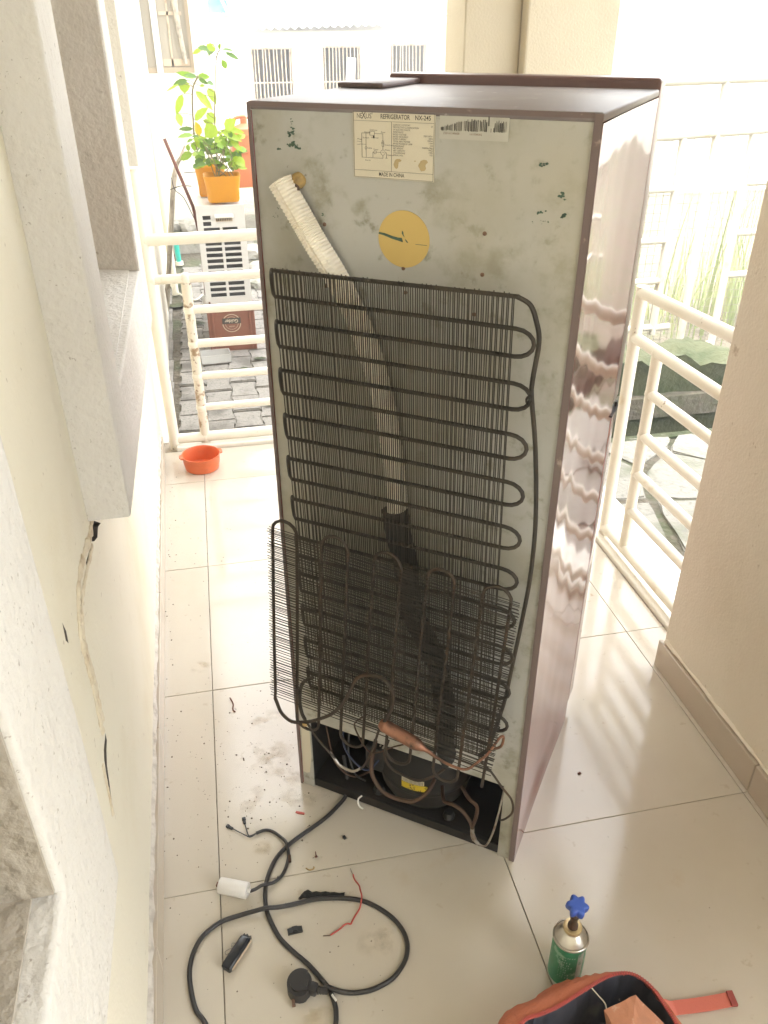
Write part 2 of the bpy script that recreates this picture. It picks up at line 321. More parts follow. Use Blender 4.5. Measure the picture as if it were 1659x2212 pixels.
# --- ground outside, one sheet to the horizon with the drain cut into it
G = -.2
MB().panel(-60, 60, -55, 75, [(1.72, 4.4, 2.22, 2.66), (-.3, 1.49, -3.7, 2.19)], .12, lambda u, v, w_: (u, v, G-.016-w_)).build('ground', m_earth, kind='structure')
dr = thing('drain_channel', 'mossy open drain with a green concrete kerb beyond the right railing', 'drain', (1.72, 2.22, 0))
t_ = MB(); t_.panel(0, 2.68, 0, .44, [], .05, lambda u, v, w_: (u, v, -.62-w_)); t_.build('channel_bed', m_moss, dr)
from mathutils import noise
def rough_block(x0, x1, y0, y1, z0, zf, nx, ny, amp):
    mb = MB(); rows_ = []
    prof = [(y0, z0, 0)] + [(y0+.0, z0+(1-z0)*0+t, 1) for t in ()]
    for i in range(nx+1):
        x = x0+(x1-x0)*i/nx; zt = zf(x); r_ = []
        for j in range(7): r_.append(Vector((x, y0+.03*math.sin(j*.5), z0+(zt-z0)*j/6)))
        for j in range(1, ny+1): r_.append(Vector((x, y0+(y1-y0)*j/ny, zt-.01*(j/ny))))
        rows_.append([mb.bm.verts.new(v+Vector((0, amp*1.6*noise.noise(v*5+Vector((3, 1, 2))), amp*noise.noise(v*6)+amp*.6*noise.noise(v*17)))) for v in r_])
    for a, b in zip(rows_, rows_[1:]):
        for k in range(len(a)-1): mb.bm.faces.new((a[k], b[k], b[k+1], a[k+1]))
    return mb
rough_block(0, 2.68, .442, .80, -.66, lambda x: -.03-.14*max(0, min(1, (x-1.15)/.25))-.10*max(0, min(1, (x-1.7)/.2)), 60, 8, .05).build('kerb', m_moss, dr, smooth=True, ang=50)
MB().box(0, 2.68, -.05, -.001, -.66, G-.004).build('channel_side', m_moss, dr)

# --- pavers
pv = thing('paved_yard', 'grey interlocking concrete pavers beyond the back railing', 'paving', (0, 2.3, G))
def paver_poly(w1=.0745, w2=.0555, l=.0975):
    return [(-w1, -l), (w1, -l), (w1, -.056), (w2, -.034), (w2, .034), (w1, .056), (w1, l), (-w1, l), (-w1, .056), (-w2, .034), (-w2, -.034), (-w1, -.056)]
pm = [MB().prism(paver_poly(), -.06, 0, bev=.006).mesh('paver', m_paver) for _ in range(1)]
for i in range(9):
    for j in range(18):
        x = -.06+i*.1385; y = .11+j*.207+(.1035 if i % 2 else 0)
        o = link('paver', pm[0], pv, (x, y, random.uniform(-.006, .003)), (R(random.uniform(-1.2, 1.2)), R(random.uniform(-1.2, 1.2)), R(random.uniform(-1, 1))))
for j in range(10):
    MB().box(-.125, .04, 0, .372, -.06, 0, bev=.006).build('edge_slab', m_paver, pv, loc=(-.19-.0203*j*.38, j*.376, random.uniform(-.006, .002)))
# broken concrete slabs on the right
slabs = [[(1.52, .70), (1.98, .62), (2.08, 1.02), (1.76, 1.22), (1.53, 1.14)], [(1.99, .60), (2.6, .62), (2.58, 1.10), (2.10, 1.03)],
         [(1.53, 1.17), (1.75, 1.25), (1.84, 1.62), (1.53, 1.66)], [(1.78, 1.24), (2.09, 1.05), (2.34, 1.09), (2.26, 1.52), (1.87, 1.62)],
         [(2.36, 1.10), (2.9, 1.13), (2.92, 1.60), (2.28, 1.54)], [(1.53, 1.69), (1.84, 1.65), (1.93, 1.88), (1.79, 2.17), (1.55, 2.19)],
         [(1.86, 1.65), (2.25, 1.55), (2.36, 1.83), (2.13, 2.02), (1.95, 1.87)], [(1.82, 2.18), (1.94, 1.91), (2.12, 2.05), (2.24, 2.18)],
         [(2.27, 1.56), (2.92, 1.63), (2.9, 2.18), (2.27, 2.19), (2.15, 2.03), (2.38, 1.84)]]
sp = thing('broken_paving', 'cracked grey concrete slabs between the right railing and the drain', 'paving', (1.52, 1.2, G))
for s_ in slabs:
    cx = sum(p[0] for p in s_)/len(s_); cy = sum(p[1] for p in s_)/len(s_)
    poly = []
    for k in range(len(s_)):
        a, b = s_[k], s_[(k+1) % len(s_)]
        for t in (0, .33, .66):
            jx, jy = (random.uniform(-.014, .014), random.uniform(-.014, .014)) if t else (0, 0)
            px, py = a[0]+(b[0]-a[0])*t+jx, a[1]+(b[1]-a[1])*t+jy
            poly.append(((px-cx)*.985, (py-cy)*.985))
    MB().prism(poly, -.06, 0, bev=.008).build('slab', m_slab, sp, loc=(cx-1.52, cy-1.2, random.uniform(-.012, .004)), rot=(R(random.uniform(-1.5, 1.5)), R(random.uniform(-1.5, 1.5)), 0))

# --- left wall with two projecting window surrounds
lw = thing('veranda_wall', 'cream veranda wall on the left with off-white projecting window surrounds', 'wall', (WALLX, 0, 0), WROT)
fw_ = lambda u, v, w_: (-w_, u, v)
wall = MB().panel(-3.7, 2.2, -.25, 2.75, [(.297, 1.083, 1.0, 1.95), (-1.50, -.70, 1.0, 1.95)], .24, fw_).build('wall', m_cream, lw)
cut_polys = [[(.18, .803), (.262, .748), (.225, .762), (.197, .757), (.16, .772), (.139, .785)],
             [(-.098, .572), (-.100, .558), (-.118, .556), (-.140, .543), (-.155, .512), (-.172, .485), (-.165, .515), (-.156, .545), (-.148, .565), (-.135, .573)],
             [(-.185, .862), (-.176, .84), (-.180, .822), (-.190, .835)],
             [(.05, .800), (.10, .792), (.10, .788), (.05, .795)], [(-.098, .70), (-.0955, .66), (-.105, .62), (-.108, .60), (-.112, .62), (-.1035, .66), (-.103, .70)],
             [(-.001, .801), (-.05, .797), (-.085, .775), (-.088, .779), (-.055, .801)]]
cb = MB()
for poly in cut_polys: cb.prism(poly, -.02, .035, lambda u, v, w_: (-w_, u, v))
cm = cb.mesh('cutter', m_crack); co = bpy.data.objects.new('cutter', cm); col.objects.link(co); co.parent = lw
wall.data.materials.append(m_crack)
bmod = wall.modifiers.new('b', 'BOOLEAN'); bmod.operation = 'DIFFERENCE'; bmod.object = co; bmod.solver = 'EXACT'
try: bmod.material_mode = 'TRANSFER'
except Exception: pass
bpy.context.view_layer.update()
dg = bpy.context.evaluated_depsgraph_get()
me2 = bpy.data.meshes.new_from_object(wall.evaluated_get(dg)); wall.modifiers.clear(); wall.data = me2
bpy.data.objects.remove(co)
# lumpy filler along the crack
def ridge(pts, r, m, name):
    P = smooth_path([(0, a, b) for a, b in pts], 7); mb = MB()
    mb.tube(P, [r*random.uniform(.65, 1.25) for _ in P], 8)
    for v in mb.bm.verts: v.co.x = v.co.x*.45+.0005; v.co.y += random.uniform(-.0012, .0012); v.co.z += random.uniform(-.0012, .0012)
    return mb.build(name, m, lw, smooth=True, ang=80)
ridge([(.19, .812), (.132, .803), (.065, .815), (-.001, .823), (-.058, .816), (-.09, .797), (-.108, .769), (-.108, .719), (-.106, .671), (-.116, .633), (-.119, .592)], .009, m_filler, 'crack_filler')
ridge([(.13, .781), (.065, .789), (.0, .795), (-.045, .792), (-.073, .779), (-.090, .755), (-.090, .719), (-.086, .671), (-.094, .633), (-.098, .60)], .006, m_filler, 'crack_filler')
ridge([(-.168, .575), (-.172, .54), (-.176, .51), (-.182, .48)], .005, m_filler, 'crack_filler')
# render lip above the skirting
P = []
mb = MB(); N_ = 150
prev = None
for i in range(N_+1):
    y = -1.6+i*(3.7/N_); zt = .112+random.uniform(-.006, .006); d = .007+random.uniform(-.002, .003)
    ring = [mb.bm.verts.new((-.002, y, zt)), mb.bm.verts.new((d*.6, y, zt-.006)), mb.bm.verts.new((d, y, .099)), mb.bm.verts.new((-.002, y, .088))]
    if prev:
        for a in range(3): mb.bm.faces.new((prev[a], prev[a+1], ring[a+1], ring[a]))
    prev = ring
mb.build('plaster_lip', m_plaster_raw, lw)
for k in range(8):
    y0 = -2.4+k*.56
    MB().box(0, .012, y0+.001, min(y0+.559, 2.06), 0.001, .087, bev=.002).build('skirting_tile', m_skirt, lw)
def surround(y0, y1, o0, o1, name='window_surround'):
    mb = MB(); pr = .0865
    mb.panel(y0, y1, .823, 2.08, [(o0, o1, 1.0, 1.9)], pr-.0003, lambda u, v, w_: (.0003+w_, u, v))
    bmesh.ops.recalc_face_normals(mb.bm, faces=mb.bm.faces)
    es = [e for e in mb.bm.edges if len(e.link_faces) == 2 and e.calc_face_angle(0) > 1 and min(v.co.x for v in e.verts) > .05]
    bmesh.ops.bevel(mb.bm, geom=es, offset=.007, segments=3, affect='EDGES', profile=.5)
    pa, pb = (.071, .090) if o0 > 0 else (.066, .0845)
    for v in mb.bm.verts:
        if v.co.x > .01: v.co.x *= (pa+(pb-pa)*(v.co.y-y0)/(y1-y0))/pr
    s_ = mb.build('window_surround', m_stucco, lw, smooth=True, ang=50)
    mb = MB(); mb.prism([(-.235, 1.03), (-.235, 1.0005), (.060, 1.0005), (.060, 1.004)], o0+.001, o1-.001, lambda u, v, w_: (u, w_, v))
    mb.build('sill_top', m_reveal_shade if o0 < 0 else m_stucco, s_)  # near sill also takes the colour darkened for shade
    MB().box(-.236, pb-.009, o1-.004, o1-.0003, 1.004, 1.9).build('reveal', m_reveal_shade if o0 < 0 else m_reveal2, s_)  # thin slab on the jamb; the near window's carries recess shade in its colour
    MB().box(-.236, pa-.006, o0+.0003, o0+.004, 1.004, 1.9).build('reveal', m_reveal_shade if o0 < 0 else m_reveal2, s_)
    wn = MB()
    wn.panel(o0+.002, o1-.002, 1.034, 1.9, [(o0+.045, (o0+o1)/2-.02, 1.075, 1.86), ((o0+o1)/2+.02, o1-.045, 1.075, 1.86)], .05, lambda u, v, w_: (-.15-w_, u, v))
    wf = wn.build('window_frame', m_brownframe, lw)
    MB().box(-.180, -.176, o0+.04, o1-.04, 1.07, 1.87).build('pane', m_glass, wf)
surround(.142, 1.235, .297, 1.083)
surround(-1.66, -.556, -1.50, -.70)

# --- the same house wall going on outside
hw = thing('house_wall', 'bright cream house wall running on outside beyond the veranda end', 'wall', (WALLX-.0203*2.2, 2.202, 0), WROT)
MB().panel(0, 5.9, -.3, 4.5, [], .24, fw_).build('wall', m_housewall, hw)
MB().box(.0003, .066, .02, 1.35, 1.095, 2.3, .004).build('window_surround', m_stucco, hw)

# --- right pillar in the foreground
rp = thing('veranda_pillar', 'wide cream pillar on the right edge with beige skirting tiles', 'pillar', (1.222, .446, 0))
MB().box(0, .5, -1.25, 0, -.3, 2.75, bev=.006).build('shaft', m_pillar, rp)
for k, (a, b) in enumerate(((-.445, .006), (-1.045, -.447))):
    MB().box(-.0125, -.0003, a, b, .001, .088, bev=.0025).build('skirting_tile', m_skirt, rp)
mb = MB(); prev = None
for i in range(49):
    y = -1.21+i*.025; d = .006+random.uniform(-.002, .003); zt = .1+random.uniform(-.005, .004)
    ring = [mb.bm.verts.new((.002, y, zt)), mb.bm.verts.new((-d, y, .095)), mb.bm.verts.new((.002, y, .0885))]
    if prev:
        for a in range(2): mb.bm.faces.new((prev[a], prev[a+1], ring[a+1], ring[a]))
    prev = ring
mb.build('plaster_lip', m_pillar, rp)

bk = thing('added_back_wall', 'unseen cream wall added behind the viewer to cut the light there', 'wall', (-.4, -3.3, 0))
MB().box(0, 2.2, -.2, 0, -.3, 2.74).build('wall', m_cream, bk)  # added out of view, keeps light from behind off the near end
# --- far corner pillar
cp = thing('corner_pillar', 'square cream corner pillar behind the top of the refrigerator', 'pillar', (1.32, 2.1, 0))
MB().box(0, .355, .04, .4, -.3, 2.75, bev=.008).build('shaft', m_corner, cp)
MB().box(-.215, -.0005, .10, .36, -.3, 2.75, bev=.006).build('wing', m_corner, cp)

# --- railings
def rod(parent, a, b, r, name='rail', m=None, n=14):
    return MB().tube([a, b], r, n).build(name, m or m_rail, parent, smooth=True)
rl = thing('pipe_railing', 'white pipe railing across the back of the veranda behind the orange bowl', 'railing', (-.115, 2.14, 0))
rod(rl, (0, -.005, -.01), (-.012, 0, 1.1), .0215, 'post')
rod(rl, (.128, 0, .0), (.128, 0, .70), .0195, 'post', m_rail_worn)
rod(rl, (0, 0, .85), (1.2, 0, .86), .022)
rod(rl, (0, 0, .703), (1.2, 0, .708), .018)
for z, r_ in ((.580, .0165), (.442, .017), (.305, .016), (.168, .0155)): rod(rl, (.128, 0, z), (1.2, 0, z+.003), r_)
rod(rl, (0, 0, .034), (1.2, 0, .034), .0215)
for (x, z) in ((.128, .703), (.128, .58), (.128, .442), (.128, .305), (.128, .168), (.128, .034), (0, .85), (0, .703), (0, .034)):
    mb = MB(); bmesh.ops.create_icosphere(mb.bm, subdivisions=2, radius=.0235); mb.build('weld', m_rail, rl, smooth=True, loc=(x, 0, z))
rr_ = thing('pipe_railing', 'white pipe railing between the refrigerator and the right pillar', 'railing', (1.362, .6, 0))
rod(rr_, (0, .51, 0), (0, .51, .87), .0185, 'post')
rod(rr_, (0, .365, .03), (0, .365, .72), .017, 'post')
rod(rr_, (0, .51, .853), (0, -.2, .885), .0185)
rod(rr_, (0, .51, .714), (0, -.2, .724), .0175)
for z in (.587, .449, .319, .185): rod(rr_, (0, .365, z), (0, -.2, z+.012), .0160)
rod(rr_, (0, .51, .036), (0, -.2, .046), .0185)
for (y, z) in ((.51, .853), (.51, .714), (.365, .714), (.365, .587), (.365, .449), (.365, .319), (.365, .185), (.365, .036), (.51, .036)):
    mb = MB(); bmesh.ops.create_icosphere(mb.bm, subdivisions=2, radius=.0195); mb.build('weld', m_rail, rr_, smooth=True, loc=(0, y, z))

# --- pipe gate with wire mesh further out on the right
gs = lambda x, z: (.124+(x-.124)*.915, 0, 1.537-(1.537-z)*.915)
gt = thing('pipe_gate', 'white pipe gate backed with thin wire mesh beyond the drain', 'gate', (0, 3.2, 0))
def gr(x0, z0, x1, z1, r_, nm='rail'): rod(gt, gs(x0, z0), gs(x1, z1), r_, nm, m_gate)
gr(2.1, 1.25, 3.9, 1.285, .025); gr(2.1, .955, 3.9, 1.02, .022)
gr(2.86, .97, 2.87, -.2, .021, 'post'); gr(3.065, 1.26, 3.08, -.34, .021, 'post'); gr(3.305, .98, 3.315, -.45, .021, 'post'); gr(3.75, 1.28, 3.75, -.5, .022, 'post'); gr(2.2, 1.25, 2.2, -.2, .022, 'post')
for z in (.688, .391, .144, -.158): gr(2.2, z, 2.865, z+.004, .019)
for z in (.71, .417, .158): gr(3.31, z, 3.75, z, .019)
gr(2.86, -.158, 2.98, -.154, .019); gr(2.99, -.297, 3.29, -.296, .019); gr(3.29, -.444, 3.75, -.44, .019)
mb = MB()
for k in range(34):
    x = 2.2+k*.047; a, b = gs(x, 1.0), gs(x, -.3); mb.tube([(a[0], .03, a[2]), (b[0], .03, b[2])], .0016, 4, caps=False)
for k in range(27):
    z = -.3+k*.05; a, b = gs(2.2, z), gs(3.75, z); mb.tube([(a[0], .03, a[2]), (b[0], .03, b[2])], .0016, 4, caps=False)
mb.build('wire_mesh', m_mesh, gt, kind='stuff')
# grass behind the gate
mb = MB()
for k in range(330):
    if k < 190: cx, cy = random.gauss(3.45, .30), random.gauss(3.75, .22)
    else: cx, cy = random.uniform(2.3, 4.2), random.uniform(3.45, 4.6)
    h_ = random.uniform(.35, 1.15) if k < 190 else random.uniform(.1, .4); a = random.uniform(0, 6.28); ln = random.uniform(.1, .5)*h_; wd = random.uniform(.004, .009)
    prev = None
    for i in range(5):
        t = i/4; x = cx+math.cos(a)*ln*t*t; y = cy+math.sin(a)*ln*t*t; z = G-.02+h_*(t-.25*t*t*ln/h_)
        ww = wd*(1-t*.9); px, py = -math.sin(a)*ww, math.cos(a)*ww
        c_ = (mb.bm.verts.new((x-px, y-py, z)), mb.bm.verts.new((x+px, y+py, z)))
        if prev: mb.bm.faces.new((prev[0], prev[1], c_[1], c_[0]))
        prev = c_
tag(mb.build('tall_grass', m_grass, kind='stuff'), 'tall grass growing behind the wire mesh gate', 'grass')

# --- neighbouring wing with a bronze-framed window
nw = thing('house_wing', 'cream house wing with a bronze framed two-pane window at top left', 'building', (-.42, 8.06, 0))
MB().panel(-.3, .75, -.35, 4.5, [(.065, .57, 1.14, 2.4)], .22, lambda u, v, w_: (u, w_, v)).build('wall', m_housewall, nw)
wf = MB().panel(.066, .569, 1.141, 2.399, [(.088, .215, 1.19, 2.36), (.275, .535, 1.19, 2.36)], .06, lambda u, v, w_: (u, .03+w_, v)).build('window', m_brownframe, nw)
MB().box(.217, .273, .012, .03, 1.142, 2.398).build('mullion', m_white, wf)
MB().box(.08, .56, .06, .066, 1.18, 2.37).build('pane', m_glass, wf)
for (a, b, c_, d) in ((.36, .378, 1.2, 2.3), (.29, .50, 1.62, 1.65), (.28, .53, 1.2, 1.26)): MB().box(a, b, .045, .058, c_, d).build('glazing_bar', m_bar, wf)
mb = MB(); mb.tube(smooth_path([(.42, .02, 2.3), (.44, .015, 1.9), (.455, .01, 1.6), (.49, .012, 1.22)], 5), [.03, .028, .026, .03, .028, .026, .03, .034, .03, .028, .028, .026, .024, .022, .02, .018][:16], 7)
mb.build('hanging_cloth', m_dry, nw)
MB().tube([(.66, -.02, 4), (.66, -.02, -.2)], .018, 8).build('corner_pipe', m_housewall, nw, smooth=True)

# --- low shed with barred windows, and what stands behind it
sh = thing('low_shed', 'low cream shed with corrugated roof and three barred windows in the background', 'shed', (0, 11.3, 0))
wins = [(.90, 1.455, .66, 1.285), (1.84, 2.38, .66, 1.297), (2.77, 3.29, .66, 1.315)]
MB().panel(.35, 3.55, -.35, 1.47, wins, .18, lambda u, v, w_: (u, w_, v)).build('wall', m_whitewall, sh)
mb = MB(); prev = None
NX = 26*10
for i in range(NX+1):
    x = .70+i*(2.66/NX); z = 1.485+.066*(x-.76)/2.53+.014*math.cos(2*math.pi*i/10)
    c_ = (mb.bm.verts.new((x, -.26, z)), mb.bm.verts.new((x, 1.6, z+.40)), mb.bm.verts.new((x, -.26, z+.006)), mb.bm.verts.new((x, 1.6, z+.406)))
    if prev:
        for a, b in ((0, 1), (3, 2), (2, 0), (1, 3)): mb.bm.faces.new((prev[a], prev[b], c_[b], c_[a]))
    prev = c_
mb.build('roof', m_roof, sh)
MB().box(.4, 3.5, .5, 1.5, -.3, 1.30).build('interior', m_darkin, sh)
bar_m = None
for k, (a, b, c_, d) in enumerate(wins):
    wn = MB().panel(a, b, c_, d, [(a+.022, b-.022, c_+.02, d-.022)], .03, lambda u, v, w_: (u, .02+w_, v)).build('window', m_bar, sh)
    n_ = 10
    for i in range(n_):
        x = a+.022+(b-a-.044)*(i+.5)/n_
        link('bar', MB().tube([(x, .03, c_+.015), (x+random.uniform(-.012, .012), .03, d-.015)], .0075, 6).mesh('bar', m_bar), wn)
    link('cross_bar', MB().box(a+.02, b-.02, .018, .03, c_+.205, c_+.22).mesh('cross_bar', m_bar), wn)
pk = MB().prism([(2.133, .64), (2.25, .64), (2.295, 1.152), (2.178, 1.163)], -.03, -.005, lambda u, v, w_: (u, w_, v)).build('loose_plank', m_whitewall, None, loc=(0, 11.3, 0)); tag(pk, 'white board leaning against the middle barred window', 'board')
tk_ = thing('back_building', 'flat roofed white building behind the low shed', 'building', (.2, 12.95, 0))
MB().box(-.6, 6, 0, 2.5, -.3, 1.66).build('wall', m_whitewall, tk_)
MB().box(-.65, 6.05, -.05, 2.55, 1.661, 1.69).build('roof', m_whitewall, tk_)
bt = thing('water_tank', 'round blue plastic water tank on a roof at the top', 'water tank', (.60, 13.35, 1.692))
MB().lathe([(.24, 0), (.262, .03), (.275, .12), (.28, .17), (.286, .19), (.28, .21), (.29, .5), (.26, .58), (.1, .64)], 28).build('body', m_tank, bt, smooth=True)
MB().lathe([(.09, .64), (.09, .68), (.02, .69)], 16).build('lid', m_tank, bt, smooth=True)
MB().tube(smooth_path([(.12, -.285, .0), (.08, -.295, .1), (.04, -.292, .2), (.01, -.29, .5)], 5), .018, 6).build('pipe', m_white, bt, smooth=True)
tb = thing('far_house', 'pale tall house wall far behind the shed roof', 'building', (3, 18, 0))
MB().panel(-9, 9, -.3, 6, [(-.9, -.3, 1.2, 2.2), (.2, .9, 1.2, 2.3), (2.4, 3.1, 1.25, 2.2)], .25, lambda u, v, w_: (u, w_, v)).build('wall', m_whitewall, tb)
for (a, b) in ((-.9, -.3), (.2, .9), (2.4, 3.1)):
    wf = MB().panel(a, b, 1.2, 2.2, [(a+.05, b-.05, 1.26, 2.15)], .05, lambda u, v, w_: (u, .05+w_, v)).build('window', m_rail, tb); MB().box(a+.04, b-.04, .09, .095, 1.25, 2.16).build('pane', m_glass, wf)
bw = thing('compound_wall', 'cream compound wall in the distance beyond the gate', 'wall', (3.7, 8.4, 0))
MB().box(0, 12, 0, .2, -.3, 2.6).build('wall', m_housewall, bw)
MB().box(-.05, 12.05, -.05, .25, 2.601, 2.68).build('coping', m_whitewall, bw)
MB().box(12.2, 12.45, -20, 0, -.3, 2.6).build('side_wall', m_housewall, bw)

